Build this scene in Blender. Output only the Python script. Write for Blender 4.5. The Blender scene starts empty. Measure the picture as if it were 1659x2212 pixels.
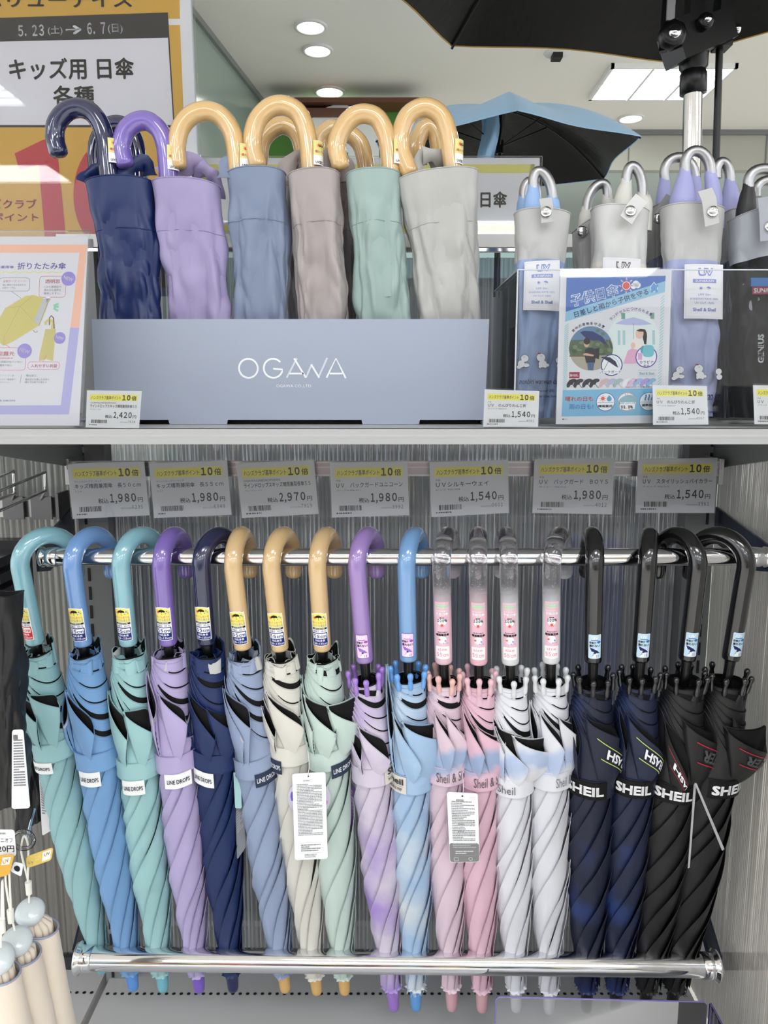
import bpy, math, random
from mathutils import Vector, Matrix, noise
S = bpy.context.scene
COL = S.collection
R = math.radians
# ------------------------------------------------------------------ camera
FPX = 1660.0; W0, H0 = 1659, 2212; CX, CY = 829.5, 1106.0
PITCH = R(8.7); CAMZ = 1.40
cd = bpy.data.cameras.new('camera'); cam = bpy.data.objects.new('camera', cd); COL.objects.link(cam)
cd.sensor_fit = 'VERTICAL'; cd.sensor_height = 24.0; cd.lens = FPX / H0 * 24.0; cd.clip_start = .02
cam.location = (0, 0, CAMZ); cam.rotation_euler = (R(90) - PITCH, 0, 0); S.camera = cam
# ------------------------------------------------------------------ world, exposure
w = bpy.data.worlds.new('world'); S.world = w; w.use_nodes = True
w.node_tree.nodes['Background'].inputs[0].default_value = (.90, .94, 1, 1)
w.node_tree.nodes['Background'].inputs[1].default_value = 2.3
S.view_settings.view_transform = 'Standard'; S.view_settings.look = 'None'
S.view_settings.gamma = 1; S.view_settings.use_curve_mapping = False
S.view_settings.exposure = -0.12
PANEL_E = 15.0; CEIL_Z = 2.80
# ------------------------------------------------------------------ helpers
def cam_at(px, py, D):
    xn = (px - CX) / FPX; yn = (py - CY) / FPX
    d = Vector((xn, math.cos(PITCH) - yn * math.sin(PITCH), -math.sin(PITCH) - yn * math.cos(PITCH)))
    return Vector((0, 0, CAMZ)) + d * (D / d.y)
at = cam_at
def on_z(px, py, z):
    p = at(px, py, 1.0); t = (z - CAMZ) / (p.z - CAMZ)
    return Vector((p.x * t, t, z))
def lin(c):
    c = c / 255.0
    return c / 12.92 if c <= .04045 else ((c + .055) / 1.055) ** 2.4
def rgb(c): return (lin(c[0]), lin(c[1]), lin(c[2]), 1)
def mute(c, k=.20):
    g = .3 * c[0] + .59 * c[1] + .11 * c[2]; return tuple(v + (g - v) * k for v in c)
MC = {}
def mat(name, c, rough=.5, metal=0, coat=0, sheen=0, bump=0, bscale=60, alpha_noise=None, var=.0, spec=.5):
    key = ('m', name, tuple(c), rough, metal, coat, bump, var)
    if key in MC: return MC[key]
    m = bpy.data.materials.new(name); m.use_nodes = True; nt = m.node_tree
    b = nt.nodes['Principled BSDF']
    b.inputs['Base Color'].default_value = rgb(c); b.inputs['Roughness'].default_value = rough
    b.inputs['Metallic'].default_value = metal; b.inputs['Coat Weight'].default_value = coat
    b.inputs['Specular IOR Level'].default_value = spec
    if sheen: b.inputs['Sheen Weight'].default_value = sheen
    if bump or var:
        tc = nt.nodes.new('ShaderNodeTexCoord'); n = nt.nodes.new('ShaderNodeTexNoise')
        n.inputs['Scale'].default_value = bscale; n.inputs['Detail'].default_value = 4
        nt.links.new(tc.outputs['Object'], n.inputs['Vector'])
        if bump:
            bp = nt.nodes.new('ShaderNodeBump'); bp.inputs['Strength'].default_value = bump
            bp.inputs['Distance'].default_value = .002
            nt.links.new(n.outputs['Fac'], bp.inputs['Height']); nt.links.new(bp.outputs[0], b.inputs['Normal'])
        if var:
            r = nt.nodes.new('ShaderNodeMixRGB'); r.blend_type = 'MIX'
            r.inputs[1].default_value = tuple(v * (1 - var) for v in rgb(c)[:3]) + (1,)
            r.inputs[2].default_value = tuple(min(1, v * (1 + var)) for v in rgb(c)[:3]) + (1,)
            nt.links.new(n.outputs['Fac'], r.inputs[0]); nt.links.new(r.outputs[0], b.inputs['Base Color'])
    MC[key] = m; return m
def fabric(name, c, c2=None, kind=None, rough=.5, scale=9):
    c = mute(c); c2 = mute(c2, .1) if c2 else None
    key = ('f', name, tuple(c), kind)
    if key in MC: return MC[key]
    m = bpy.data.materials.new(name); m.use_nodes = True; nt = m.node_tree; L = nt.links
    b = nt.nodes['Principled BSDF']; b.inputs['Roughness'].default_value = rough
    b.inputs['Sheen Weight'].default_value = .10 if sum(c) > 220 else 0; b.inputs['Specular IOR Level'].default_value = .5 if sum(c) > 60 else .25; b.inputs['Base Color'].default_value = rgb(c)
    tc = nt.nodes.new('ShaderNodeTexCoord')
    wv = nt.nodes.new('ShaderNodeTexNoise'); wv.inputs['Scale'].default_value = 900; wv.inputs['Detail'].default_value = 1
    L.new(tc.outputs['Object'], wv.inputs['Vector'])
    n2 = nt.nodes.new('ShaderNodeTexNoise'); n2.inputs['Scale'].default_value = 34; n2.inputs['Detail'].default_value = 3
    mp = nt.nodes.new('ShaderNodeMapping'); mp.inputs['Scale'].default_value = (1, 1, .45)
    L.new(tc.outputs['Object'], mp.inputs[0]); L.new(mp.outputs[0], n2.inputs['Vector'])
    bp = nt.nodes.new('ShaderNodeBump'); bp.inputs['Strength'].default_value = .18; bp.inputs['Distance'].default_value = .0004
    L.new(wv.outputs['Fac'], bp.inputs['Height'])
    bq = nt.nodes.new('ShaderNodeBump'); bq.inputs['Strength'].default_value = .5; bq.inputs['Distance'].default_value = .004
    L.new(n2.outputs['Fac'], bq.inputs['Height']); L.new(bp.outputs[0], bq.inputs['Normal']); L.new(bq.outputs[0], b.inputs['Normal'])
    if c2:
        mx = nt.nodes.new('ShaderNodeMixRGB'); mx.inputs[1].default_value = rgb(c); mx.inputs[2].default_value = rgb(c2)
        rp = nt.nodes.new('ShaderNodeValToRGB')
        if kind == 'blotch':
            n = nt.nodes.new('ShaderNodeTexNoise'); n.inputs['Scale'].default_value = scale; n.inputs['Detail'].default_value = 5
            L.new(tc.outputs['Object'], n.inputs['Vector']); L.new(n.outputs['Fac'], rp.inputs[0])
            rp.color_ramp.elements[0].position = .53 if c[2] < 120 else .44; rp.color_ramp.elements[1].position = .74 if c[2] < 120 else .66
        elif kind == 'band':      # cloud print near the hem: a wavy band a little above the strap
            sx = nt.nodes.new('ShaderNodeSeparateXYZ'); L.new(tc.outputs['Object'], sx.inputs[0])
            n = nt.nodes.new('ShaderNodeTexNoise'); n.inputs['Scale'].default_value = 30
            L.new(tc.outputs['Object'], n.inputs['Vector'])
            a = nt.nodes.new('ShaderNodeMath'); a.operation = 'MULTIPLY_ADD'; a.inputs[1].default_value = .05
            L.new(n.outputs['Fac'], a.inputs[0]); L.new(sx.outputs['Z'], a.inputs[2])
            L.new(a.outputs[0], rp.inputs[0])
            mr = nt.nodes.new('ShaderNodeMapRange'); mr.inputs['From Min'].default_value = -.265; mr.inputs['From Max'].default_value = -.165
            L.new(a.outputs[0], mr.inputs[0]); L.new(mr.outputs[0], rp.inputs[0])
            e = rp.color_ramp.elements; e[0].position = .30; e[0].color = (0, 0, 0, 1); e[1].position = .74; e[1].color = (0, 0, 0, 1)
            q = e.new(.42); q.color = (1, 1, 1, 1); q = e.new(.6); q.color = (1, 1, 1, 1)
        L.new(rp.outputs[0], mx.inputs[0]); L.new(mx.outputs[0], b.inputs['Base Color'])
    MC[key] = m; return m
def emis(name, c, e):
    m = bpy.data.materials.new(name); m.use_nodes = True; b = m.node_tree.nodes['Principled BSDF']
    b.inputs['Base Color'].default_value = rgb(c); b.inputs['Emission Color'].default_value = rgb(c)
    b.inputs['Emission Strength'].default_value = e; return m
def clear(name, tint=(1, 1, 1), f=.06, rough=.02, extra=0):
    m = bpy.data.materials.new(name); m.use_nodes = True; nt = m.node_tree; nt.nodes.clear()
    o = nt.nodes.new('ShaderNodeOutputMaterial'); t = nt.nodes.new('ShaderNodeBsdfTransparent')
    g = nt.nodes.new('ShaderNodeBsdfGlossy'); mx = nt.nodes.new('ShaderNodeMixShader'); lw = nt.nodes.new('ShaderNodeFresnel')
    lw.inputs[0].default_value = 1.45; g.inputs['Roughness'].default_value = rough
    t.inputs[0].default_value = tint + (1,)
    nt.links.new(lw.outputs[0], mx.inputs[0]); nt.links.new(t.outputs[0], mx.inputs[1]); nt.links.new(g.outputs[0], mx.inputs[2])
    nt.links.new(mx.outputs[0], o.inputs[0]); return m
CHROME = mat('chrome', (225, 225, 228), .07, 1)
STEEL = mat('satin_steel', (190, 190, 192), .28, 1)
BLACKM = mat('black_metal', (14, 14, 15), .3, .2)
BLACKF = fabric('black_lining', (9, 9, 11), rough=.7)
GREYM = mat('grey_paint', (122, 124, 124), .45)
WHITEM = mat('white_paint', (225, 225, 222), .35)
DARK = mat('dark_void', (16, 16, 18), .6)
CLEAR = clear('clear_acrylic', (.97, .975, .98))
CLEARS = clear('clear_sleeve_soft', (.98, .98, .98), rough=.28)
CLEARP = clear('clear_acrylic_thick', (.955, .955, .97))
PURPLE_EDGE = mat('acrylic_edge', (120, 108, 170), .15)

class MB:
    def __init__(s): s.v = []; s.f = []; s.m = []; s.mats = []; s.sm = []
    def mi(s, m):
        if m not in s.mats: s.mats.append(m)
        return s.mats.index(m)
    def add(s, vs, fs, m, smooth=False):
        o = len(s.v); s.v += [tuple(v) for v in vs]; k = s.mi(m)
        for f in fs: s.f.append(tuple(i + o for i in f)); s.m.append(k); s.sm.append(smooth)
    def box(s, c, d, m, M=None):
        x, y, z = (q / 2 for q in d); c = Vector(c)
        vs = [Vector((a * x, b * y, e * z)) for a in (-1, 1) for b in (-1, 1) for e in (-1, 1)]
        vs = [c + (M @ v if M else v) for v in vs]
        s.add(vs, [(0, 1, 3, 2), (4, 6, 7, 5), (0, 4, 5, 1), (2, 3, 7, 6), (0, 2, 6, 4), (1, 5, 7, 3)], m)
    def bar(s, a, b, wd, th, m, up=Vector((0, 0, 1))):
        a = Vector(a); b = Vector(b); d = (b - a).normalized(); x = d.cross(up).normalized(); y = x.cross(d)
        vs = [p + x * (i * wd / 2) + y * (j * th / 2) for p in (a, b) for i, j in ((-1, -1), (1, -1), (1, 1), (-1, 1))]
        s.add(vs, [(3, 2, 1, 0), (4, 5, 6, 7), (0, 1, 5, 4), (1, 2, 6, 5), (2, 3, 7, 6), (3, 0, 4, 7)], m)
    def grid(s, fn, nu, nv, m, cu=False, smooth=True, flip=False):
        vs = [fn(i / nu, j / nv) for j in range(nv + 1) for i in range(nu if cu else nu + 1)]
        n = nu if cu else nu + 1; fs = []
        for j in range(nv):
            for i in range(nu):
                a = j * n + i; b = j * n + (i + 1) % n; q = (a, b, b + n, a + n)
                fs.append(q[::-1] if flip else q)
        s.add(vs, fs, m, smooth)
    def tube(s, pts, rad, m, n=14, caps=True, flat=None):
        pts = [Vector(p) for p in pts]; N = len(pts)
        if not hasattr(rad, '__len__'): rad = [rad] * N
        t = [(pts[min(i + 1, N - 1)] - pts[max(i - 1, 0)]).normalized() for i in range(N)]
        a = Vector((1, 0, 0)) if abs(t[0].x) < .9 else Vector((0, 1, 0))
        u = (a - t[0] * a.dot(t[0])).normalized(); vs = []
        for i in range(N):
            u = (u - t[i] * u.dot(t[i])).normalized(); w_ = t[i].cross(u)
            for k in range(n):
                an = 2 * math.pi * k / n
                vs.append(pts[i] + (u * math.cos(an) + w_ * math.sin(an) * (flat or 1)) * rad[i])
        fs = [(i * n + k, i * n + (k + 1) % n, (i + 1) * n + (k + 1) % n, (i + 1) * n + k) for i in range(N - 1) for k in range(n)]
        s.add(vs, fs, m, True)
        if caps: s.add(vs[:n], [tuple(range(n))[::-1]], m); s.add(vs[-n:], [tuple(range(n))], m)
    def lathe(s, prof, m, n=20, org=(0, 0, 0), ax=None, flip=False):
        o = Vector(org); M = Matrix.Identity(3) if ax is None else Vector(ax).to_track_quat('Z', 'Y').to_matrix()
        vs = [o + M @ Vector((r * math.cos(2 * math.pi * k / n), r * math.sin(2 * math.pi * k / n), z)) for r, z in prof for k in range(n)]
        fs = [(i * n + k, i * n + (k + 1) % n, (i + 1) * n + (k + 1) % n, (i + 1) * n + k) for i in range(len(prof) - 1) for k in range(n)]
        if flip: fs = [f[::-1] for f in fs]
        s.add(vs, fs, m, True)
    def poly(s, pts, m, th=None, nrm=None):
        pts = [Vector(p) for p in pts]; n = len(pts)
        if th is None: s.add(pts, [tuple(range(n))], m); return
        q = [p + nrm * th for p in pts]
        s.add(pts + q, [tuple(range(n))[::-1], tuple(range(n, 2 * n))] + [(i, (i + 1) % n, (i + 1) % n + n, i + n) for i in range(n)], m)
    def build(s, name, parent=None):
        me = bpy.data.meshes.new(name); me.from_pydata(s.v, [], s.f)
        for m in s.mats: me.materials.append(m)
        me.polygons.foreach_set('material_index', s.m); me.polygons.foreach_set('use_smooth', s.sm); me.update()
        o = bpy.data.objects.new(name, me); COL.objects.link(o)
        if parent: o.parent = parent
        return o
def tag(o, label, cat, group=None, kind=None):
    if label: o['label'] = label
    if cat: o['category'] = cat
    if group: o['group'] = group
    if kind: o['kind'] = kind
    return o
def thing(name, label, cat, loc=(0, 0, 0), M=None, group=None):
    o = bpy.data.objects.new(name, None); COL.objects.link(o); o.empty_display_size = .02
    if M is not None: o.matrix_world = M
    else: o.location = loc
    return tag(o, label, cat, group)
def struct(mb, name): o = mb.build(name); o['kind'] = 'structure'; return o
# ------------------------------------------------------------------ lettering
GC = {}
def glyphs(txt, bold=0, shear=0):
    k = (txt, bold, shear)
    if k in GC: return GC[k]
    c = bpy.data.curves.new('t', 'FONT')
    if all(ch in '0123456789,.%' for ch in txt):
        txt = ''.join({',': '，', '.': '．', '%': '％'}.get(ch) or chr(ord(ch) + 0xFEE0) for ch in txt); c.space_character = .60
    c.body = txt; c.offset = bold; c.resolution_u = 2; c.shear = shear
    o = bpy.data.objects.new('t', c); COL.objects.link(o); me = o.to_mesh()
    vs = [(v.co.x, v.co.y) for v in me.vertices]; fs = [tuple(p.vertices) for p in me.polygons]
    o.to_mesh_clear(); bpy.data.objects.remove(o); bpy.data.curves.remove(c)
    xs = [v[0] for v in vs] or [0]; ys = [v[1] for v in vs] or [0]
    GC[k] = (vs, fs, min(xs), max(xs), min(ys), max(ys)); return GC[k]
PM = {}
def ink(c, rough=.45):
    k = (tuple(c), rough)
    if k not in PM: PM[k] = mat('ink', c, rough, spec=.22)
    return PM[k]
class Card:
    """flat print on a surface: nx, ny in 0..1 (ny down), surf(nx, ny, h) -> point, W, H in metres"""
    def __init__(s, surf, W, H, mb=None, lift=.00012, cw=True): s.surf = surf; s.W = W; s.H = H; s.mb = mb or MB(); s.lift = lift; s.n = 1; s.cw = cw; s.rough = .45
    def _face(s, pts2, faces, c, layer):
        h = s.lift * layer
        s.mb.add([s.surf(x, y, h) for x, y in pts2], faces, ink(c, s.rough) if isinstance(c, tuple) else c)
    def rect(s, x0, y0, x1, y1, c, layer=1, n=1):
        P = [(x0 + (x1 - x0) * i / n, y) for y in (y0, y1) for i in range(n + 1)]
        s._face(P, [(i, i + n + 1, i + n + 2, i + 1) for i in range(n)], c, layer)
    def poly(s, pts, c, layer=1): s._face(pts, [tuple(range(len(pts)))[::-1]], c, layer)
    def ell(s, x, y, rx, ry, c, layer=1, n=24, a0=0, a1=360):
        s.poly([(x + rx * math.cos(R(a0 + (a1 - a0) * k / n)), y - ry * math.sin(R(a0 + (a1 - a0) * k / n))) for k in range(n)], c, layer)
    def circ(s, x, y, r, c, layer=1, n=24): s.ell(x, y, r / s.W, r / s.H, c, layer, n)
    def line(s, pts, wd, c, layer=1, close=False):
        q = [Vector((x * s.W, y * s.H)) for x, y in pts]
        if close: q.append(q[0])
        V = []; 
        for i, p in enumerate(q):
            a = q[max(i - 1, 0)]; b = q[min(i + 1, len(q) - 1)]
            if close and i in (0, len(q) - 1): a = q[-2]; b = q[1]
            d = (b - a); d = d.normalized() if d.length > 1e-9 else Vector((1, 0)); nn = Vector((-d.y, d.x)) * wd / 2
            V += [((p + nn).x / s.W, (p + nn).y / s.H), ((p - nn).x / s.W, (p - nn).y / s.H)]
        s._face(V, [(2 * i, 2 * i + 2, 2 * i + 3, 2 * i + 1) for i in range(len(q) - 1)], c, layer)
    def ring(s, x, y, r, wd, c, layer=1, n=28):
        s.line([(x + r / s.W * math.cos(2 * math.pi * k / n), y + r / s.H * math.sin(2 * math.pi * k / n)) for k in range(n)], wd, c, layer, True)
    def frame(s, x0, y0, x1, y1, wd, c, layer=1, rr=.0):
        if rr:
            P = []
            for cx, cy, a in ((x1 - rr / s.W, y0 + rr / s.H, 90), (x0 + rr / s.W, y0 + rr / s.H, 180), (x0 + rr / s.W, y1 - rr / s.H, 270), (x1 - rr / s.W, y1 - rr / s.H, 360)):
                P += [(cx + rr / s.W * math.cos(R(a - 90 + t if 0 else a - 90 + t)), cy - rr / s.H * math.sin(R(a - 90 + t))) for t in (0, 30, 60, 90)]
            s.line(P, wd, c, layer, True)
        else: s.line([(x0, y0), (x1, y0), (x1, y1), (x0, y1)], wd, c, layer, True)
    def rrect(s, x0, y0, x1, y1, rr, c, layer=1):
        P = []
        for cx, cy, a in ((x1 - rr / s.W, y0 + rr / s.H, 0), (x0 + rr / s.W, y0 + rr / s.H, 90), (x0 + rr / s.W, y1 - rr / s.H, 180), (x1 - rr / s.W, y1 - rr / s.H, 270)):
            P += [(cx + rr / s.W * math.cos(R(a + t)), cy - rr / s.H * math.sin(R(a + t))) for t in (0, 30, 60, 90)]
        s.poly(P, c, layer)
    def text(s, t, x0, y0, x1, y1, c, layer=2, bold=0, ang=0, shear=0, flipped=False):
        vs, fs, a, b, e, f = glyphs(t, 0, shear)
        if b - a < 1e-6: return
        cx, cy = (x0 + x1) / 2 * s.W, (y0 + y1) / 2 * s.H; w_, h_ = (x1 - x0) * s.W, (y1 - y0) * s.H
        ca, sa = math.cos(R(ang)), math.sin(R(ang)); P = []
        off = [(0, 0)] if bold < .006 else ([(-1, 0), (1, 0), (0, -1), (0, 1)] if bold < .03 else [(-1, -1), (1, 1), (1, -1), (-1, 1), (0, 0)])
        nv = len(vs); vs = [(x + ox * bold, y + oy * bold) for ox, oy in off for x, y in vs]; fs = [tuple(i + k * nv for i in g_) for k in range(len(off)) for g_ in fs]
        a -= bold; b += bold; e -= bold; f += bold
        for x, y in vs:
            u = ((x - a) / (b - a) - .5) * w_; v = (.5 - (y - e) / (f - e)) * h_
            if flipped: u, v = -u, -v
            P.append(((cx + u * ca + v * sa) / s.W, (cy - u * sa + v * ca) / s.H))
        s._face(P, fs, c, layer)
    def small(s, x0, y0, x1, y1, rows, c, layer=2, seed=1, fill=.62):
        rd = random.Random(seed); h = (y1 - y0) / rows
        for r_ in range(rows):
            x = x0; end = x1 if rd.random() > .25 else x0 + (x1 - x0) * rd.uniform(.4, .9)
            while x < end:
                q = min(rd.uniform(.008, .03), end - x); y = y0 + r_ * h
                s.rect(x, y, x + q, y + h * fill, c, layer); x += q + rd.uniform(.004, .012)
    def barcode(s, x0, y0, x1, y1, seed=1):
        rd = random.Random(seed); x = x0; u = (x1 - x0) / 70
        while x < x1:
            q = u * rd.choice((1, 1, 2, 3)); s.rect(x, y0, min(x + q, x1), y1, (25, 25, 28), 2); x += q + u * rd.choice((1, 1, 2))
def quad_frame(px, Dt, Db):
    """px: tl, tr, br, bl pixel corners -> base matrix origin + bilinear surf in local coordinates"""
    tl, tr, br, bl = at(*px[0], Dt), at(*px[1], Dt), at(*px[2], Db), at(*px[3], Db)
    c = (bl + br) / 2; n = (tr - tl).cross(tl - bl).normalized()
    if n.y > 0: n = -n
    def surf(x, y, h=0):
        return (tl * (1 - x) + tr * x) * (1 - y) + (bl * (1 - x) + br * x) * y - c + n * h
    return c, n, surf, ((tr - tl).length + (br - bl).length) / 2, ((tl - bl).length + (tr - br).length) / 2
def slab(mb, surf, m, th, x0=0, y0=0, x1=1, y1=1, h=0):
    a = [surf(x, y, h) for x, y in ((x0, y1), (x1, y1), (x1, y0), (x0, y0))]; b = [surf(x, y, h - th) for x, y in ((x0, y1), (x1, y1), (x1, y0), (x0, y0))]
    mb.add(a + b, [(0, 1, 2, 3), (7, 6, 5, 4), (0, 4, 5, 1), (1, 5, 6, 2), (2, 6, 7, 3), (3, 7, 4, 0)], m)
# ------------------------------------------------------------------ room
SHELF_Z = 1.366; DECK_Z = .50; BW = 1.10
def ribbed(mb, p0, du, L_, dv, Hh, nrm, pitch, amp, m, seed=1, sub=6):
    """corrugated clear sheet: p0 corner, du along, dv up"""
    rd = random.Random(seed); n = max(2, int(L_ / pitch)); xs = []; hs = []
    for i in range(n):
        a = amp * rd.uniform(.55, 1.25); o = rd.uniform(-.12, .12); sk = rd.uniform(.55, 1.8)
        for k in range(sub):
            xs.append((i + k / sub + (o / sub if k else 0)) * L_ / n); hs.append(a * math.sin(math.pi * (k / sub) ** sk) ** .8)
    xs.append(L_); hs.append(0); p0, du, dv, nrm = map(Vector, (p0, du, dv, nrm))
    vs = [p0 + du * x + nrm * h + dv * z for z in (0, Hh) for x, h in zip(xs, hs)]; N = len(xs)
    mb.add(vs, [(i, i + 1, i + 1 + N, i + N) for i in range(N - 1)], m, False)
def ribmat(name, c, tr, rough, tint=(.9, .92, .95)):
    m = bpy.data.materials.new(name); m.use_nodes = True; nt = m.node_tree; b = nt.nodes['Principled BSDF']; o = nt.nodes['Material Output']
    b.inputs['Base Color'].default_value = rgb(c); b.inputs['Roughness'].default_value = rough; b.inputs['Coat Weight'].default_value = 1; b.inputs['Coat Roughness'].default_value = .08
    b.inputs['Metallic'].default_value = .35
    t = nt.nodes.new('ShaderNodeBsdfTransparent'); t.inputs[0].default_value = tint + (1,); mx = nt.nodes.new('ShaderNodeMixShader'); mx.inputs[0].default_value = tr
    nt.links.new(b.outputs[0], mx.inputs[1]); nt.links.new(t.outputs[0], mx.inputs[2]); nt.links.new(mx.outputs[0], o.inputs[0]); return m
RIB = ribmat('ribbed_clear_panel', (190, 193, 196), .40, .10)
RIBL = ribmat('ribbed_panel_smoky', (96, 92, 88), .25, .3, (.7, .7, .7))
RIBR = ribmat('ribbed_panel_side', (178, 172, 164), .15, .3)
mb = MB(); mb.box((0, 1, -.05), (16, 18, .1), mat('floor_tiles', (232, 228, 220), .25)); struct(mb, 'floor')
mb = MB(); mb.box((0, .65, CEIL_Z + .05), (16, 7.5, .1), mat('ceiling_paint', (240, 236, 228), .8)); struct(mb, 'ceiling')
mb = MB(); mb.box((0, 9.4, 1.6), (16, .1, 3.2), mat('far_wall', (186, 190, 182), .6)); struct(mb, 'wall_back')
mb = MB(); mb.box((0, -6.2, 1.4), (16, .1, 2.8), mat('near_wall', (205, 202, 196), .6)); struct(mb, 'wall_front')
# raised ceiling beyond the drop, with the soffit face between the two
mb = MB(); mb.box((1.6, 6.9, 3.25), (13, 5.0, .1), mat('far_ceiling', (206, 214, 208), .8)); struct(mb, 'ceiling_beyond')
mb = MB()
SY = 4.42
mb.box((2.3, SY, CEIL_Z - .05), (3.6, .06, .30), mat('soffit_paint', (178, 178, 168), .6))
mb.box((2.3, SY - .035, CEIL_Z - .012), (3.6, .03, .024), GREYM)
for x in (1.32, 2.06, 2.8): mb.box((x, SY - .032, CEIL_Z - .10), (.006, .006, .19), GREYM)
struct(mb, 'trim_1')
mb = MB(); mb.box((2.6, 7.2, 2.62), (6.5, .05, .36), mat('pale_fascia', (196, 226, 226), .5)); mb.box((2.6, 7.4, 1.95), (6.5, .05, .9), mat('grey_fascia', (170, 172, 160), .6)); struct(mb, 'trim_2')
# glass partition running away on the left
p0 = on_z(398, 0, CEIL_Z); p1 = on_z(566, 216, CEIL_Z)
mb = MB(); d = (p1 - p0); q0 = p0 - d * .25
gm = mat('glass_wall', (150, 164, 154), .12)
mb.poly([Vector((q0.x, q0.y, 1.0)), Vector((p1.x, p1.y, 1.0)), Vector((p1.x, p1.y, CEIL_Z)), Vector((q0.x, q0.y, CEIL_Z))], gm, .04, Vector((-1, 0, 0)))
mb.bar(q0 - Vector((0, 0, .012)), p1 - Vector((0, 0, .012)), .03, .025, mat('wall_trim', (128, 134, 128), .4))
struct(mb, 'wall_left')
# shop front far behind: brown beam, green boards, white arch
sf = thing('shop_front', 'distant shop front with brown beam, green boards and white rounded sign', 'shop front', (0, 3.9, 0))
DS = 3.9
def fl(px0, py0, px1, py1, D, th, m, name, par, org):
    a = at(px0, py1, D); b = at(px1, py0, D); q = MB(); c = (a + b) / 2 - org
    q.box(c, (abs(b.x - a.x), th, abs(b.z - a.z)), m); return q.build(name, par)
O = Vector((0, DS, 0)); GRN = mat('green_board', (92, 150, 62), .5); BRN = mat('brown_beam', (104, 62, 44), .5)
fl(590, 221, 905, 231, DS - .1, .12, BRN, 'beam', sf, O)
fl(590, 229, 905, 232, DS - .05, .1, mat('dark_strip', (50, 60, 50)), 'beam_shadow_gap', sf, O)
for x0 in (585, 692, 799): fl(x0, 231, x0 + 105, 470, DS, .04, GRN, 'green_board', sf, O)
fl(648, 238, 752, 257, DS - .1, .06, BRN, 'crossbeam', sf, O)
q = MB(); c = at(735, 320, DS - .12) - O; rr = .18
q.poly([c + Vector((rr * math.cos(R(a)), 0, rr * math.sin(R(a)) * 1.05)) for a in range(0, 181, 10)] + [c + Vector((-rr, 0, -.5)), c + Vector((rr, 0, -.5))], mat('white_arch', (240, 242, 240), .5), .05, Vector((0, 1, 0))); q.build('white_arch', sf)
fl(738, 330, 752, 400, DS - .14, .01, mat('teal_band', (70, 170, 160)), 'teal_band', sf, O)
fl(500, 222, 560, 250, DS + .3, .1, mat('pale_board', (190, 200, 190)), 'pale_board', sf, O)
fl(430, 300, 640, 480, DS + .5, .1, mat('pale_board', (190, 200, 190)), 'pale_board', sf, O)
# ceiling lights: louvred panels
PE = emis('panel_lamp', (244, 249, 255), PANEL_E); LOUV = mat('louvre', (235, 235, 232), .3)
def panel_light(x, y, label, wd=.53, dp=.36, lou=True):
    t = thing('ceiling_light', label, 'ceiling light', (x, y, CEIL_Z), group=None if lou else 'panel lights added to the ceiling out of view')
    q = MB(); q.box((0, 0, -.004), (wd, dp, .006), PE); q.build('diffuser', t)
    q = MB()
    for sx in (-1, 1): q.box((sx * wd / 2, 0, -.01), (.014, dp + .014, .02), LOUV)
    for sy in (-1, 1): q.box((0, sy * dp / 2, -.01), (wd + .014, .014, .02), LOUV)
    q.build('frame', t)
    if lou:
        for i in (1, 2): q = MB(); q.box((-wd / 2 + wd * i / 3, 0, -.016), (.012, dp, .016), LOUV); q.build('louvre', t)
        for i in (1, 2, 3): q = MB(); q.box((0, -dp / 2 + dp * i / 4, -.013), (wd, .006, .010), LOUV); q.build('louvre', t)
    return t
panel_light((on_z(1283, 205, CEIL_Z).x + on_z(1512, 205, CEIL_Z).x) / 2, (on_z(1400, 205, CEIL_Z).y + on_z(1400, 140, CEIL_Z).y) / 2, 'louvred white panel light set into the cream ceiling behind the chrome pole')
for i, (x, y) in enumerate([(-.7, -2.7), (1.1, -2.7), (2.9, -2.7), (-2.6, -2.9), (.2, -.9), (2.0, -1.2), (-3.2, -.6), (-.8, -4.6), (1.6, -4.6), (3.3, .6)]):  # added panels out of view, they light the goods and show in chrome
    panel_light(x, y, 'panel light added to the ceiling over the aisle out of view, for light and reflections', 1.1, .42, lou=False)
panel_light(-2.2, -1.54, 'louvred panel light outside the picture, mirrored in the yellow campaign sign', .95, .38)
DL = emis('downlight_lamp', (255, 252, 246), 9.0)
def downlight(px, py, label, s=1.0, z=CEIL_Z, lit=True):
    c = on_z(px, py, z); t = thing('downlight', label, 'downlight', c)
    q = MB(); r0 = .062 * s; q.lathe([(r0 + .012, 0), (r0 + .012, -.006), (r0, -.008), (r0 * .96, .0)], WHITEM, 28, flip=False); q.build('trim_ring', t)
    q = MB(); q.lathe([(r0 * .96, -.001), (r0 * .7, -.003), (.0001, -.004)], DL if lit else mat('lens', (215, 225, 235), .2), 24); q.build('lamp', t)
downlight(671, 57, 'round downlight nearest the camera in the middle of the cream ceiling', .85)
downlight(686, 108, 'round downlight just beyond the nearest one on the cream ceiling', .85)
downlight(712, 198, 'small far downlight above the brown beam of the shop front')
downlight(1363, 255, 'dim downlight below the louvred panel light, left of the chrome pole', .9, lit=True)
downlight(1340, 329, 'small pale downlight on the soffit right of the blue open umbrella', 1.2, z=3.2)
c = on_z(1203, 114, CEIL_Z); t = thing('ceiling_sensor', 'small square sensor on the cream ceiling below the edge of the black parasol', 'sensor', c)
q = MB(); q.lathe([(.055, 0), (.05, -.006), (.0001, -.007)], WHITEM, 20); q.build('base', t); q = MB(); q.box((0, 0, -.016), (.04, .05, .02), DARK); q.build('lens', t)
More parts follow.
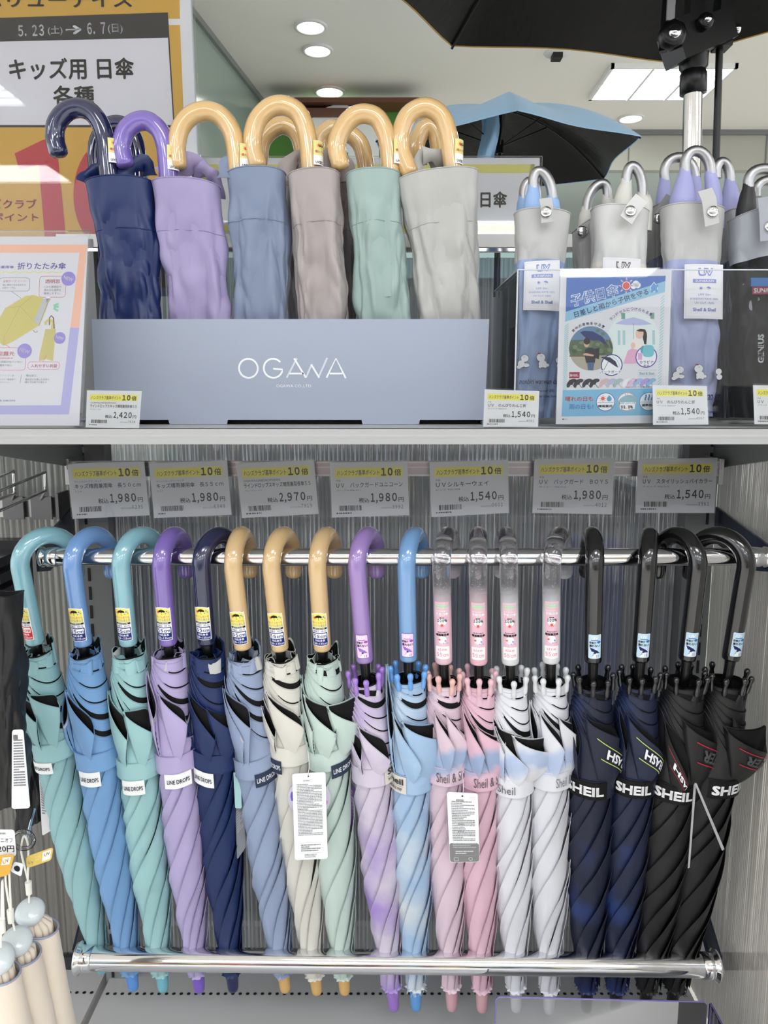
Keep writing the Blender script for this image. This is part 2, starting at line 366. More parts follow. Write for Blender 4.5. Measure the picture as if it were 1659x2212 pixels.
# ------------------------------------------------------------------ gondola: ribbed back, posts, shelf, deck
PL, PR = at(183, 1240, BW - .015), at(1545, 1000, BW - .015)
XL, XR = PL.x, PR.x
mb = MB(); ribbed(mb, (XL + .036, BW, DECK_Z), (1, 0, 0), XR - XL - .072, (0, 0, 1), SHELF_Z - .03 - DECK_Z, (0, -1, 0), .0062, .0034, RIB, 3)
tag(mb.build('ribbed_panel'), 'clear ribbed plastic back panel behind the hanging umbrellas', 'panel')
mb = MB(); ribbed(mb, (XL + .036, BW, SHELF_Z), (1, 0, 0), XR - XL - .072, (0, 0, 1), .22, (0, -1, 0), .0062, .0024, ribmat('ribbed_panel_dark', (72, 82, 104), .35, .3), 5)
tag(mb.build('ribbed_panel'), 'dark bluish ribbed plastic back panel above the white shelf', 'panel')
mb = MB(); ribbed(mb, (-1.5, BW, DECK_Z), (1, 0, 0), XL + 1.5, (0, 0, 1), SHELF_Z - .03 - DECK_Z, (0, -1, 0), .0085, .003, RIBL, 4)
tag(mb.build('ribbed_panel'), 'smoky ribbed back panel of the neighbouring bay at the left edge', 'panel')
mb = MB(); ribbed(mb, (XR + .004, BW - .02, DECK_Z), (0, -1, 0), .62, (0, 0, 1), SHELF_Z - .03 - DECK_Z, (-1, 0, 0), .0042, .0012, RIBR, 6)
tag(mb.build('ribbed_panel'), 'finely ribbed translucent side panel at the right end of the umbrella rack', 'panel')
# what stands behind the clear back panel: the other side of the gondola
t = thing('rear_rack', 'pale rack on the far side of the ribbed panel, seen blurred between the umbrellas', 'rack', (0, BW + .3, 0))
q = MB(); q.box((.01, .26, .80), (.90, .02, 1.6), mat('rear_board', (176, 178, 176), .6)); q.build('rear_board', t)
for z in (1.19, .862, .545): q = MB(); q.box((.01, -.11, z), (.90, .3 if z < 1 else .012, .010), WHITEM); q.build('rear_shelf', t)
for x in (-.43, .455): q = MB(); q.box((x, .0, .62), (.03, .5, 1.24), GREYM); q.build('side_frame', t)
for i, (x, z0, wd, hh, c) in enumerate([(-.34, .868, .12, .30, (96, 108, 132)), (-.13, .868, .11, .28, (70, 82, 110)), (.08, .868, .13, .29, (66, 92, 142)), (.31, .868, .15, .31, (28, 66, 156)), (.30, .551, .16, .22, (30, 50, 100)), (-.2, .551, .16, .14, (60, 60, 62)), (.08, .551, .16, .12, (44, 44, 46))]):
    q = MB(); q.tube([(0, 0, hh), (0, 0, hh * .8), (0, 0, 0)], [wd * .40, wd * .46, wd * .42], mat('rear_goods', c, .6), 16, flat=.35)
    o = q.build('rear_bag'); o.location = (x, BW + .085, z0)
    tag(o, 'blurred cloth goods on the far side of the ribbed panel', 'bag', 'goods seen through the ribbed panel')
def post(x0, label, sgn):
    t = thing('slotted_post', label, 'post', (x0, BW - .012, DECK_Z - .3))
    q = MB(); q.box((sgn * .021, 0, (SHELF_Z + .24 - DECK_Z + .3) / 2), (.042, .028, SHELF_Z + .24 - DECK_Z + .3), GREYM); q.build('upright', t)
    q = MB(); z = .12
    while z < 1.36: q.box((sgn * .011, -.0145, z), (.0035, .002, .019), DARK); z += .0275
    o = q.build('slots', t); o['kind'] = 'stuff'
post(XL, 'grey slotted steel post at the left end of the umbrella rack', 1)
post(XR, 'grey slotted steel post at the right end of the umbrella rack', -1)
mb = MB(); zt = SHELF_Z; SHM = mat('shelf_paint', (170, 170, 169), .3)
mb.box((0, .935, zt - .0075), (2.4, .33, .015), SHM); mb.tube([(-1.2, .772, zt - .0075), (1.2, .772, zt - .0075)], .0075, SHM, 12)
mb.box((0, .775, zt - .0075), (2.4, .02, .015), SHM)
tag(mb.build('shelf'), 'long white shelf board across the picture above the hanging umbrellas', 'shelf')
mb = MB(); a = at(1000, 535, BW - .02); b = at(1000, 507, BW - .02)
mb.box((.02, BW - .01, (a.z + b.z) / 2), (.92, .03, abs(b.z - a.z)), WHITEM); mb.box((.02, BW - .022, a.z - .004), (.92, .01, .004), CHROME)
tag(mb.build('top_rail'), 'white top rail over the back panel behind the box', 'rail')
# shelf brackets
for px, x0, lab, s in ((165, XL + .01, 'grey shelf bracket hooked into the left post under the shelf', 1), (1545, XR - .01, 'grey shelf bracket hooked into the right post under the shelf', -1)):
    q = MB(); y0 = BW - .03; z1 = SHELF_Z - .0155
    q.poly([(x0, y0, z1), (x0, y0, z1 - .055), (x0, y0 - .05, z1 - .045), (x0, y0 - .26, z1 - .012), (x0, y0 - .26, z1)], mat('bracket', (110, 112, 112), .4), .003, Vector((1, 0, 0)))
    tag(q.build('shelf_bracket'), lab, 'bracket')
# base deck
DP = mat('deck_paint', (188, 188, 187), .28)
mb = MB(); XS = at(245, 2112, BW).x
mb.box(((XS + XR) / 2 + .001, .82, DECK_Z - .012), (XR - XS - .006, .54, .024), DP); tag(mb.build('base_deck'), 'light grey perforated base deck under the umbrellas', 'shelf')
mb = MB(); mb.box((XS - .45, .82, DECK_Z - .010), (.888, .54, .024), DP); tag(mb.build('base_deck'), 'light grey base deck of the neighbouring bay at lower left', 'shelf')
q = MB(); y0 = on_z(900, 2147, DECK_Z).y; x = XS + .012
while x < XR - .01: q.lathe([(.0028, .0004), (.0001, .0004)], DARK, 10, (x, y0, DECK_Z)); x += .0112
x = XS - .012
while x > -.75: q.lathe([(.0028, .0024), (.0001, .0024)], DARK, 10, (x, y0 - .0, DECK_Z)); x -= .0112
tag(q.build('deck_perforations'), 'row of small round dark holes along the back of the grey deck', 'perforations', kind='stuff')
mb = MB(); mb.box((0, BW - .004, DECK_Z + .012), (1.9, .012, .022), mat('kick', (44, 44, 46), .6)); tag(mb.build('rear_strip'), 'dark strip where the back panel meets the grey deck', 'strip')
# ------------------------------------------------------------------ chrome rods with their arms
RODY = .896
def rod(name, pa, Da, pb, Db, r, label, flange, armz):
    A, B = at(*pa, Da), at(*pb, Db); t = thing(name, label, 'rail', A); d = (B - A).normalized()
    q = MB(); q.tube([Vector((0, 0, 0)), B - A], r, CHROME, 32); q.build('tube', t)
    for P, s in ((Vector((0, 0, 0)), 1), (B - A, -1)):
        q = MB(); q.lathe([(.0001, -.002), (flange * .8, -.002), (flange, 0), (flange, .003), (flange * .8, .006), (r * 1.12, .008), (r * 1.12, .02), (r, .021)], CHROME, 32, P, d * s); q.build('end_flange', t)
        e = Vector((XL - .004 if s > 0 else XR - .002, BW - .03, A.z + armz)) - A
        q = MB(); x = P - d * s * .004
        q.poly([x + Vector((0, .0, .012)), x + Vector((0, 0, -.018)), x + Vector((0, .03, -.024)), e + Vector((0, 0, -.05)), e + Vector((0, 0, .0))], mat('arm_steel', (74, 84, 104), .18, .85), .003, d * -s)
        q.build('arm', t)
    return A, B
RA, RB = rod('hanging_rod', (90, 1203), RODY, (1655, 1203), RODY, .0107, 'upper chrome rod that the umbrella handles hook over', .0125, .035)
LA, LB = rod('guard_rail', (168, 2070), .925, (1548, 2086), .925, .0150, 'lower chrome rail that holds the umbrella tips back', .021, .045)
# price rail
a, b = at(147, 1012, 1.02), at(1556, 1010, 1.02)
t = thing('price_rail', 'brushed metal rail that carries the row of seven price cards', 'rail', a)
q = MB(); L_ = (b - a).x
for k, (z, th, dy) in enumerate(((.0, .0205, 0), (.0085, .002, -.001), (-.0085, .002, -.001), (.002, .0015, -.0008))): q.box((L_ / 2, dy, z), (L_, .003, th), STEEL if k else mat('rail_alu', (170, 165, 172), .3, .8))
q.build('rail_strip', t)
for e, s in ((0, 1), (L_, -1)):
    q = MB(); q.box((e, .03, .006), (.003, .075, .014), STEEL); q.box((e, .0, -.004), (.006, .008, .034), STEEL); q.build('rail_bracket', t)
# ------------------------------------------------------------------ stickers on handles
RED, NAVY_I, WHITE_I, BLK = (214, 52, 60), (28, 44, 120), (244, 244, 244), (24, 24, 28)
def sun(c, x, y, r, col, layer=3, spikes=8):
    c.circ(x, y, r * .55, col, layer, 14)
    for k in range(spikes):
        a = 2 * math.pi * k / spikes; p = [(x + q * math.cos(a + o) / c.W, y + q * math.sin(a + o) / c.H) for q, o in ((r * .7, -.16), (r * 1.1, 0), (r * .7, .16))]
        c.poly(p, col, layer)
def drop(c, x, y, r, col, layer=3):
    P = [(x, y - 1.5 * r / c.H)] + [(x + r * math.cos(a) / c.W, y + r * math.sin(a) / c.H) for a in (-.4, 0, .5, 1.0, 1.57, 2.1, 2.6, 3.14, 3.54)]
    c.poly(P[::-1], col, layer)
def mini_umbrella(c, x, y, r, col, layer=3, tilt=0):
    def T(u, v): a = R(tilt); return (x + (u * math.cos(a) - v * math.sin(a)) * r / c.W, y + (u * math.sin(a) + v * math.cos(a)) * r / c.H)
    P = [T(math.cos(R(k)), -math.sin(R(k)) * .75) for k in range(0, 181, 15)] + [T(-.66, .14), T(-.33, -.02), T(0, .14), T(.33, -.02), T(.66, .14)]
    c.poly(P, col, layer)
    c.line([T(0, 0), T(0, .75), T(.08, .88), T(.22, .8)], r * .09, col, layer); c.line([T(0, -.7), T(0, -.95)], r * .07, col, layer)
def sticker_size(c, red=False):
    K = RED if red else NAVY_I
    c.poly([(0, .06), (0, 1), (1, 1), (1, .12)] + [(.5 + .5 * math.cos(R(a)), .13 - .13 * math.sin(R(a))) for a in range(15, 170, 12)], WHITE_I, 1)
    c.poly([(.05, .12), (.05, .44), (.95, .44), (.95, .14)] + [(.5 + .44 * math.cos(R(a)), .13 - .11 * math.sin(R(a))) for a in range(15, 170, 12)], (238, 226, 110), 2)
    sun(c, .28, .15, .0026, (226, 90, 80)); mini_umbrella(c, .5, .14, .0040, BLK, 4); drop(c, .78, .13, .0008, (80, 120, 200)); drop(c, .86, .17, .0006, (80, 120, 200)); drop(c, .70, .19, .0006, (80, 120, 200))
    c.text('晴れでも雨でも', .08, .26, .92, .33, (205, 90, 130), 3); c.text('いつでも使える', .1, .345, .94, .42, (90, 110, 190), 3)
    c.rect(.08, .45, .95, .505, BLK, 3); c.text('紫外線対策', .22, .457, .82, .498, WHITE_I, 4)
    c.text('UV加工', .10, .52, .50, .585, BLK, 3, .02); c.text('遮光', .58, .52, .92, .585, (70, 80, 110), 3)
    c.rrect(.05, .60, .96, .985, .0012, K, 2); c.rrect(.10, .625, .91, .775, .001, WHITE_I, 3)
    c.text('50' if red else '55', .13, .65, .50, .755, K, 4, .03); c.text('cm', .54, .68, .88, .755, K, 4, .02)
    c.text('対応身長', .22, .80, .80, .865, WHITE_I, 4, .02); c.text('115~125cm' if red else '120~135cm', .10, .89, .93, .955, WHITE_I, 4, .01)
def sticker_guard(c, blue=False):
    B = (196, 222, 240) if blue else (240, 206, 236); K = (60, 110, 180) if blue else (170, 90, 180); U = (40, 34, 90) if blue else (150, 110, 200)
    c.rrect(0, 0, 1, 1, .0014, (90, 70, 150) if not blue else (220, 235, 245), 1); c.rrect(.03, .02, .97, .98, .0013, B, 2)
    c.text('UV', .24, .07, .72, .20, WHITE_I, 3, .02); c.rrect(.20, .215, .76, .245, .0003, K, 3)
    c.text('荷物が', .06, .28, .58, .385, BLK, 3, .03); c.text('濡れない!', .06, .41, .94, .52, BLK, 3, .03); c.ell(.80, .31, .16, .055, K, 3)
    c.poly([(.10, .53), (.35, .57), (.68, .66), (.90, .78), (.60, .76), (.50, .78), (.42, .70), (.26, .70)][::-1], U, 3)
    c.line([(.48, .66), (.36, .86), (.28, .90)], .0004, U, 3); c.rrect(.44, .80, .72, .96, .0008, WHITE_I, 3); c.ell(.5, .76, .07, .035, (60, 50, 60), 4); c.rect(.60, .84, .78, .95, (140, 120, 170), 4); c.rect(.30, .88, .44, .96, WHITE_I, 3)
def sticker_tall(c, pink=(226, 186, 200)):
    c.rrect(0, 0, 1, 1, .0012, pink, 1); c.rrect(.0, .775, 1, 1, .0012, (243, 240, 243), 2)
    c.ell(.5, .07, .46, .035, (170, 206, 190), 2); c.text('晴れの日も', .12, .045, .88, .075, (240, 232, 160), 3); c.text('雨の日も', .16, .082, .84, .112, (240, 232, 160), 3)
    c.text('熱中症対策に!', .10, .145, .90, .172, WHITE_I, 3); c.text('子供日傘', .08, .182, .94, .232, WHITE_I, 3, .03)
    c.circ(.5, .345, .0048, WHITE_I, 2); c.circ(.5, .655, .0048, WHITE_I, 2)
    c.text('遮光率', .34, .262, .64, .284, BLK, 4, .03); c.text('100%', .20, .292, .84, .345, BLK, 4, .03)
    sun(c, .5, .40, .0031, (224, 84, 60), 3); c.line([(.18, .335), (.84, .465)], .0003, (224, 84, 60), 4)
    c.rect(.05, .545, .98, .585, pink, 3); c.text('雨の日でも使える', .18, .512, .86, .534, BLK, 4, .02); c.text('晴雨兼用傘', .06, .545, .97, .592, BLK, 4, .04)
    sun(c, .30, .655, .0022, (224, 84, 60), 3); drop(c, .70, .675, .0010, (90, 140, 200), 3); drop(c, .58, .715, .0006, (90, 140, 200), 3); drop(c, .84, .72, .0005, (90, 140, 200), 3)
    c.text('size', .16, .80, .80, .85, (226, 160, 176), 3, .02); c.text('55', .08, .885, .46, .955, (226, 150, 170), 3, .03); c.text('cm', .54, .905, .90, .955, (226, 150, 170), 3, .02)
def glass_mat(name, c):
    key = ('gl', name, c)
    if key in MC: return MC[key]
    m = bpy.data.materials.new(name); m.use_nodes = True; nt = m.node_tree; L = nt.links; b = nt.nodes['Principled BSDF']
    tc = nt.nodes.new('ShaderNodeTexCoord'); sx = nt.nodes.new('ShaderNodeSeparateXYZ'); L.new(tc.outputs['Object'], sx.inputs[0])
    mr = nt.nodes.new('ShaderNodeMapRange'); mr.inputs['From Min'].default_value = -.055; mr.inputs['From Max'].default_value = -.018; L.new(sx.outputs['Z'], mr.inputs[0])
    mx = nt.nodes.new('ShaderNodeMixRGB'); mx.inputs[1].default_value = rgb(c); mx.inputs[2].default_value = rgb((236, 234, 238)); L.new(mr.outputs[0], mx.inputs[0]); L.new(mx.outputs[0], b.inputs['Base Color'])
    ml = nt.nodes.new('ShaderNodeMath'); ml.operation = 'MULTIPLY'; ml.inputs[1].default_value = .97; L.new(mr.outputs[0], ml.inputs[0]); L.new(ml.outputs[0], b.inputs['Transmission Weight'])
    b.inputs['Roughness'].default_value = .06; b.inputs['IOR'].default_value = 1.42
    MC[key] = m; return m
BUB = mat('bubble', (250, 250, 250), .1, .6)
# ------------------------------------------------------------------ hanging umbrellas
def cyl(ph, r, s): return Vector((r * math.sin(ph), -r * math.cos(ph), -s))
def sm(x): x = max(0, min(1, x)); return x * x * (3 - 2 * x)
HR = .0106
def umbrella(i, hb, fe, ytop, ystrap, pockets, col, hcol, kind, label, yaw=10, band=None, seed=0, strapang=0, lab=None, hmat=None, group=None, width=1.0, Df=.955):
    rd = random.Random(seed + 100); nz = Vector((seed * 3.1, seed * 1.7, 0))
    RR = .0325; yw = R(yaw); d = Vector((math.sin(yw), math.cos(yw), 0)); D1 = RODY - RR * math.cos(yw)
    y1 = 1238.0; k = (y1 - hb[1]) / (fe[1] - hb[1])
    # allow for depth change along the lean: straight line in the picture stays straight in space
    P1 = at(hb[0] + (fe[0] - hb[0]) * k, y1, D1); F = at(fe[0], fe[1], Df); P1.z = RA.z - .0065
    Z = (P1 - F).normalized(); Y = (Vector((0, 1, 0)) - Z * Z.y).normalized(); X = Y.cross(Z)
    M = Matrix((X, Y, Z)).transposed().to_4x4(); M.translation = P1; MI = M.inverted(); L_ = (P1 - F).length
    t = thing('umbrella', label, 'umbrella', M=M, group=group)
    def s_of(py):
        a, b = 0.0, L_ * 1.3
        for _ in range(40):
            m_ = (a + b) / 2; q = P1 - Z * m_ - Vector((0, 0, CAMZ)); zc = q.y * math.cos(PITCH) - q.z * math.sin(PITCH)
            yy = CY + FPX * (-(q.z * math.cos(PITCH) + q.y * math.sin(PITCH))) / zc
            if yy < py: a = m_
            else: b = m_
        return a
    def xr_of(px, py):     # sideways offset in metres of a pixel from the axis at that height
        s = s_of(py); q = P1 - Z * s; w_ = at(px, py, q.y); return (w_ - q).x, s
    tipped = kind not in ('size', 'red')
    s_hb = s_of(hb[1]) + .002; s_top = s_of(ytop); s_st = s_of(ystrap); s_end = L_ - (.041 if not tipped else .049)
    # handle
    C = P1 + d * RR; C.z = P1.z
    pts = [Vector((0, 0, -s_hb + .0)), Vector((0, 0, -s_hb + .0006)), Vector((0, 0, -s_hb + .003))] + [Vector((0, 0, -s_hb * (1 - j / 8) + 0)) for j in range(1, 8)]
    rad = [HR * .80, HR * .94, HR * 1.0] + [HR] * 7
    for j in range(0, 17):
        a = math.pi * j / 16; w_ = C - d * (RR * math.cos(a)) + Vector((0, 0, RR * math.sin(a))); pts.append(MI @ w_); rad.append(HR)
    for z, r in ((.010, HR), (.019, HR), (.0235, HR * .9), (.0262, HR * .62), (.0272, HR * .2)):
        pts.append(MI @ (C + d * (RR - .0) + Vector((0, 0, -z)))); rad.append(r)
    q = MB(); hm = hmat or mat('handle_gloss', mute(hcol, .3), .16, 0, 1.0); q.tube(pts, rad, hm, 24); q.build('handle', t)
    if hmat:
        q = MB()
        for j in range(70):
            a = rd.uniform(0, 6.28); rr = HR * rd.uniform(.1, .86); s = rd.uniform(-.004, .035) if rd.random() < .8 else rd.uniform(-.004, .05); rb = rd.uniform(.0002, .0005)
            c = cyl(a, rr, s); q.lathe([(.0001, -rb), (rb * .8, -rb * .5), (rb, 0), (rb * .8, rb * .5), (.0001, rb)], BUB, 6, c)
        o = q.build('bubbles', t); o['kind'] = 'stuff'
    # sticker
    if kind in ('size', 'red'): sy0, sy1, wd, off = 1305, 1376, .0205, -.13
    elif kind in ('guard', 'guardblue'): sy0, sy1, wd, off = 1362, 1413, .0150, -.10
    else: sy0, sy1, wd, off = 1290, 1412, .0172, -.16
    dy = hb[1] - {'size': 1388, 'red': 1388}.get(kind, 1423); s0, s1 = s_of(sy0 + dy), s_of(sy1 + dy)
    if band and 'off' in band: off = band['off']
    def ssurf(x, y, h): a = (x - .5) * wd / HR + off; return cyl(a, HR + .0002 + h, s0 + (s1 - s0) * y)
    c = Card(ssurf, wd, s1 - s0, lift=.00006)
    mbs = c.mb; mbs.grid(lambda u, v: cyl((u * .98 + .01 - .5) * wd / HR + off, HR + .00016, s0 + (s1 - s0) * (.04 + .95 * v)), 12, 2, ink(WHITE_I))
    class CS(Card):
        def poly(self, pts, col, layer=1):     # clip into narrow strips so flat shapes follow the round handle
            n = 9; xs = [p[0] for p in pts]; a, b = min(xs), max(xs)
            if b - a < .12: Card.poly(self, pts, col, layer); return
            for j in range(n):
                lo, hi = a + (b - a) * j / n, a + (b - a) * (j + 1) / n
                P = clipx(clipx(pts, lo, 1), hi, -1)
                if len(P) > 2: Card.poly(self, P, col, layer)
        def rect(self, x0, y0, x1, y1, col, layer=1, n=1): Card.rect(self, x0, y0, x1, y1, col, layer, max(1, int((x1 - x0) * 10)))
    c = CS(ssurf, wd, s1 - s0, mb=mbs, lift=.00006)
    {'size': lambda: sticker_size(c), 'red': lambda: sticker_size(c, True), 'guard': lambda: sticker_guard(c), 'guardblue': lambda: sticker_guard(c, True), 'tall': lambda: sticker_tall(c, (band or {}).get('pink', (226, 186, 200)))}[kind]()
    mbs.build('sticker', t)
    # shaft and ferrule
    q = MB(); q.tube([(0, 0, -s_hb + .001), (0, 0, -s_hb - .012), (0, 0, -L_ + .03)], [.0066, .0058, .005], BLACKM, 14); q.build('shaft', t)
    q = MB(); FL = .060 if tipped else .052
    q.lathe([(.0001, 0), (.0042, .0006), (.0068, .003), (.0076, .008), (.0096, FL)], hmat and mat('ferrule_plastic', hcol, .4) or mat('ferrule_plastic', tuple(int(v * .95) for v in hcol), .3), 20, (0, 0, -L_)); q.build('ferrule', t)
    # canopy fabric
    fb = fabric('umbrella_cloth', col, *(band['fab'] if band and 'fab' in band else (None, None)))
    q = MB(); lin_ = MB(); Wd = width
    def Rb(s):                    # body radius
        u = (s - s_top) / (s_st - s_top)
        if s <= s_st: return (.0224 + .0022 * sm(u * 1.4)) * Wd
        v = (s - s_st) / (s_end - s_st)
        return (.0235 - .0012 * v + .0018 * math.sin(math.pi * min(1, v * 1.5)) - .0095 * sm((v - .45) / .55) ** 1.2) * Wd
    NP = 8; wdt = [rd.uniform(.65, 1.35) for _ in range(NP)]; tot = sum(wdt); st = [sum(wdt[:j]) / tot for j in range(NP + 1)]
    base = rd.uniform(0, 1); tw = R(rd.uniform(235, 300)); NV = 40
    for j in range(NP):            # each pleat is its own overlapping strip of cloth, tucked under the next
        wph = rd.uniform(0, 6)
        def pleat(f, v, j=j, wph=wph):
            u = st[j] + (st[j + 1] - st[j]) * (f * 1.22 - .0) ; s = s_st - .004 + (s_end + .004 - s_st) * v
            a = 2 * math.pi * (u + base) - tw * (1 - (1 - v) ** 1.25) + .10 * math.sin(v * 9 + wph) * math.sin(math.pi * v)
            r0 = Rb(s); amp = (.15 + .13 * sm((v - .6) / .4)) * r0 * min(1, v * 5 + .3)
            r = r0 + amp * (.50 - 1.02 * f ** 1.15) + (.0006 if f < .05 else 0)
            r += .0019 * noise.noise(Vector((math.sin(a) * 1.5, math.cos(a) * 1.5, v * 8)) * 1.3 + nz) * (1 - .6 * v)
            return cyl(a, r, s)
        q.grid(pleat, 8, NV, fb)
        q.tube([pleat(0, k / NV) for k in range(NV + 1)], .00042, fabric('hem', tuple(int(v * .93) for v in col)), 4)
    # gathered end
    q.grid(lambda u, v: cyl(2 * math.pi * u, (.0098 + .0042 * v + (.0010 * math.sin(u * 6.2832 * 11 + seed) + .0006 * math.sin(u * 6.2832 * 17)) * v) , s_end + .001 + .004 * v - .0008 * math.sin(u * 6.2832 * 5 + seed) * v), 60, 3, fb, cu=True)
    if kind in ('guard', 'guardblue'):     # frayed threads
        for j in range(26):
            a = rd.uniform(0, 6.28); p = cyl(a, .0135, s_end + .005); q.tube([p, p + cyl(a, .003, .001) + Vector((rd.uniform(-.003, .003), 0, rd.uniform(-.004, .002)))], .00025, fb, 4)
    # wound hem layers of the wrapped canopy
    NL = 7 if tipped else 6; tot_drop = min(.085, (s_st - s_top) * .62); rim_c = fabric('hem', tuple(int(v * .93) for v in col))
    ph0 = rd.uniform(-.15, .15)
    def E(k, a):                   # top edge of layer k
        u = (1 + math.sin(a + ph0 - .1)) / 2; u = 1 - (1 - u) ** 2.1; kk = (k / (NL - 1)) ** 1.1
        return s_top + .004 * k + tot_drop * kk * (.08 + .92 * u) + .0007 * math.sin(a * 3 + k * 2 + seed)
    def lr(k, a, s): u = (1 + math.sin(a)) / 2; return Rb(s) + (.0005 + .0011 * k) * (1 + .35 * u) - .0050
    blk = set(rd.sample(range(1, NL), 2)); 
    if kind == 'guardblue': blk = {1}
    for k in range(NL):
        last = k == NL - 1
        def f_out(u, v, k=k, last=last):
            a = 2 * math.pi * u; e0 = E(k, a); e1 = s_st if last else min(E(k + 1, a) + .012, s_st); s = e0 + (e1 - e0) * v
            return cyl(a, lr(k, a, s) + (.0005 * math.sin(v * 3.14) if not last else .0015 * noise.noise(Vector((math.sin(a) * 2, math.cos(a) * 2, v * 3)) + nz)), s)
        q.grid(f_out, 56, 8 if last else 3, fb, cu=True)
        q.tube([cyl(2 * math.pi * j / 56, lr(k, 2 * math.pi * j / 56, E(k, 2 * math.pi * j / 56)) - .0001, E(k, 2 * math.pi * j / 56)) for j in range(57)], .0008, rim_c, 6)
        if k > 1: # stitched line a little below the edge
            q.tube([cyl(2 * math.pi * j / 56, lr(k, 2 * math.pi * j / 56, E(k, 2 * math.pi * j / 56) + .005) + .0001, E(k, 2 * math.pi * j / 56) + .0045) for j in range(57)], .00022, rim_c, 4)
        bw = .0080 if k in blk else .0024
        lin_.grid(lambda u, v, k=k, bw=bw: cyl(6.2832 * u, lr(k, 6.2832 * u, E(k, 6.2832 * u)) - .0006 - .0003 * (1 - v), E(k, 6.2832 * u) - bw * (.2 + .8 * sm(.5 + .8 * math.sin(6.2832 * u + .5))) * (1 - v) + .004 * v), 56, 2, BLACKF, cu=True)
    # dark inside at the mouth
    lin_.grid(lambda u, v: cyl(6.2832 * u, Rb(s_top) - .004 - .008 * v, s_top + .004 + .022 * v), 32, 3, BLACKF, cu=True, flip=True)
    lin_.lathe([(.012, -s_top - .02), (.0001, -s_top - .018)], BLACKF, 24)
    for j in range(8):
        a = 6.2832 * (j + rd.uniform(-.2, .2)) / 8; lin_.tube([cyl(a, .007, s_top + .004), cyl(a, .012, s_top + .03)], .0022, BLACKF, 6)
    # flaps: folds of cloth that stand off above the strap
    flaps = []
    for pi_, pk in enumerate(pockets):
        (tx, ty), spread, rise = pk[0], R(pk[1]), pk[2]; sag = 2.0 * (pk[3] if len(pk) > 3 else .004); rs = pk[4] if len(pk) > 4 else 0
        dx, sB = xr_of(tx, ty); Rp = Rb(sB) + .0065
        if abs(dx) < Rp * .97: fB = math.asin(dx / Rp); rB = Rp
        else: fB = math.copysign(R(76), dx); rB = abs(dx) / math.sin(R(76))
        if sB > s_st - .02: sB = s_st - .02
        fA = fB - spread; sA = sB - rise; root = (fB - spread * .35) * .8 + rs; rA = Rb(sA) + .0035; out = rB
        tiltl = .0
        def loop(w_, h=1.0, fA=fA, fB=fB, sA=sA, sB=sB, rA=rA, rB=rB, sag=sag):
            if w_ < .5: x = w_ * 2; o = 1
            else: x = (1 - w_) * 2; o = -1
            xx = math.sin(x * math.pi / 2); bul = 1.25 * x ** .9 * math.sqrt(max(0, 1 - x ** 4))
            x = 1 - (1 - x) ** 1.6; xx = math.sin(x * math.pi / 2); bul = 1.3 * x ** .8 * math.sqrt(max(0, 1 - x ** 5)); th_ = math.sqrt(max(0, 1 - x ** 4))
            r = rA + (rB - rA) * xx + (.0010 + .0052 * x) * th_ * o * h + .001
            return fA + (fB - fA) * xx, r, sA + (sB - sA) * x ** .85 + sag * o * bul
        def outer(u, v, ins=0, root=root, loop=loop):
            f_, r_, s_ = loop(u); o = 1 if u < .5 else -1; r_ -= ins * o * min(1, 8 * abs(u - .5)); s_ += abs(ins) * .4
            rf = root + (f_ - root) * .16; r2 = Rb(s_st) + .0004 + (.0010 if o > 0 else 0)
            e = v ** 1.15
            return cyl(f_ * (1 - e) + rf * e, (r_ * (1 - e) + r2 * e) + .0030 * math.sin(math.pi * v) * (1 if o > 0 else .3) - ins * o, s_ * (1 - v) + s_st * v + .0)
        q.grid(lambda u, v: outer(u, v), 36, 9, fb, cu=True)
        lin_.grid(lambda u, v: outer(u, v * .8, .0008), 36, 5, BLACKF, cu=True, flip=True)
        q.tube([outer(j / 36, 0) for j in range(37)], .00055, rim_c, 6)
        flaps.append(outer)
        if band and band.get('tape') == pi_:
            tm = mat('reflective_tape', (176, 178, 182), .3, .3); g = MB()
            g.grid(lambda u, v: outer(.30 + .36 * u, .02 + .075 * v) * 1.0 + Vector((0, -.0008, 0)), 14, 2, tm); g.build('reflective_tape', t)
        if band and 'txt' in band and pi_ in band['txt']:
            tx_, lc, tc_, fl_ = band['txt'][pi_]
            uu0, uu1, vv0, vv1 = band.get('uv', (.06, .47, .10, .46))
            cc = Card(lambda x, y, h: outer(uu0 + (uu1 - uu0) * x, vv0 + (vv1 - vv0) * y) + (lambda p: Vector((p.x, p.y, 0)).normalized() * (.0016 + h))(outer(uu0 + (uu1 - uu0) * x, vv0 + (vv1 - vv0) * y)), .06, .018)
            cc.text(tx_, .10, .22, .95, .78, tc_, 1, .03, 0, .25, flipped=fl_)
            for yy in (.06, .94): cc.line([(j / 14, yy) for j in range(15)], .0009, lc, 1)
            cc.mb.build('hem_print', t)
    # strap
    sw = .0125; tl = R(strapang)
    def strap(a, v, h=0): return cyl(a, Rb(s_st) + .0034 + .0006 * abs(math.sin(a * 4 + seed)) + h, s_st + (v - .5) * 2 * sw + math.sin(a) * math.tan(tl) * .02)
    g = MB(); g.grid(lambda u, v: strap(6.2832 * u, v), 48, 4, fb, cu=True)
    for vv in (0, 1): g.tube([strap(6.2832 * j / 48, vv) for j in range(49)], .0006, rim_c, 6)
    g.grid(lambda u, v: cyl(6.2832 * u, Rb(s_st) + .0034 - .003 * v, s_st - sw + math.sin(6.2832 * u) * math.tan(tl) * .02 + .0005), 48, 1, rim_c, cu=True)
    g.build('strap', t)
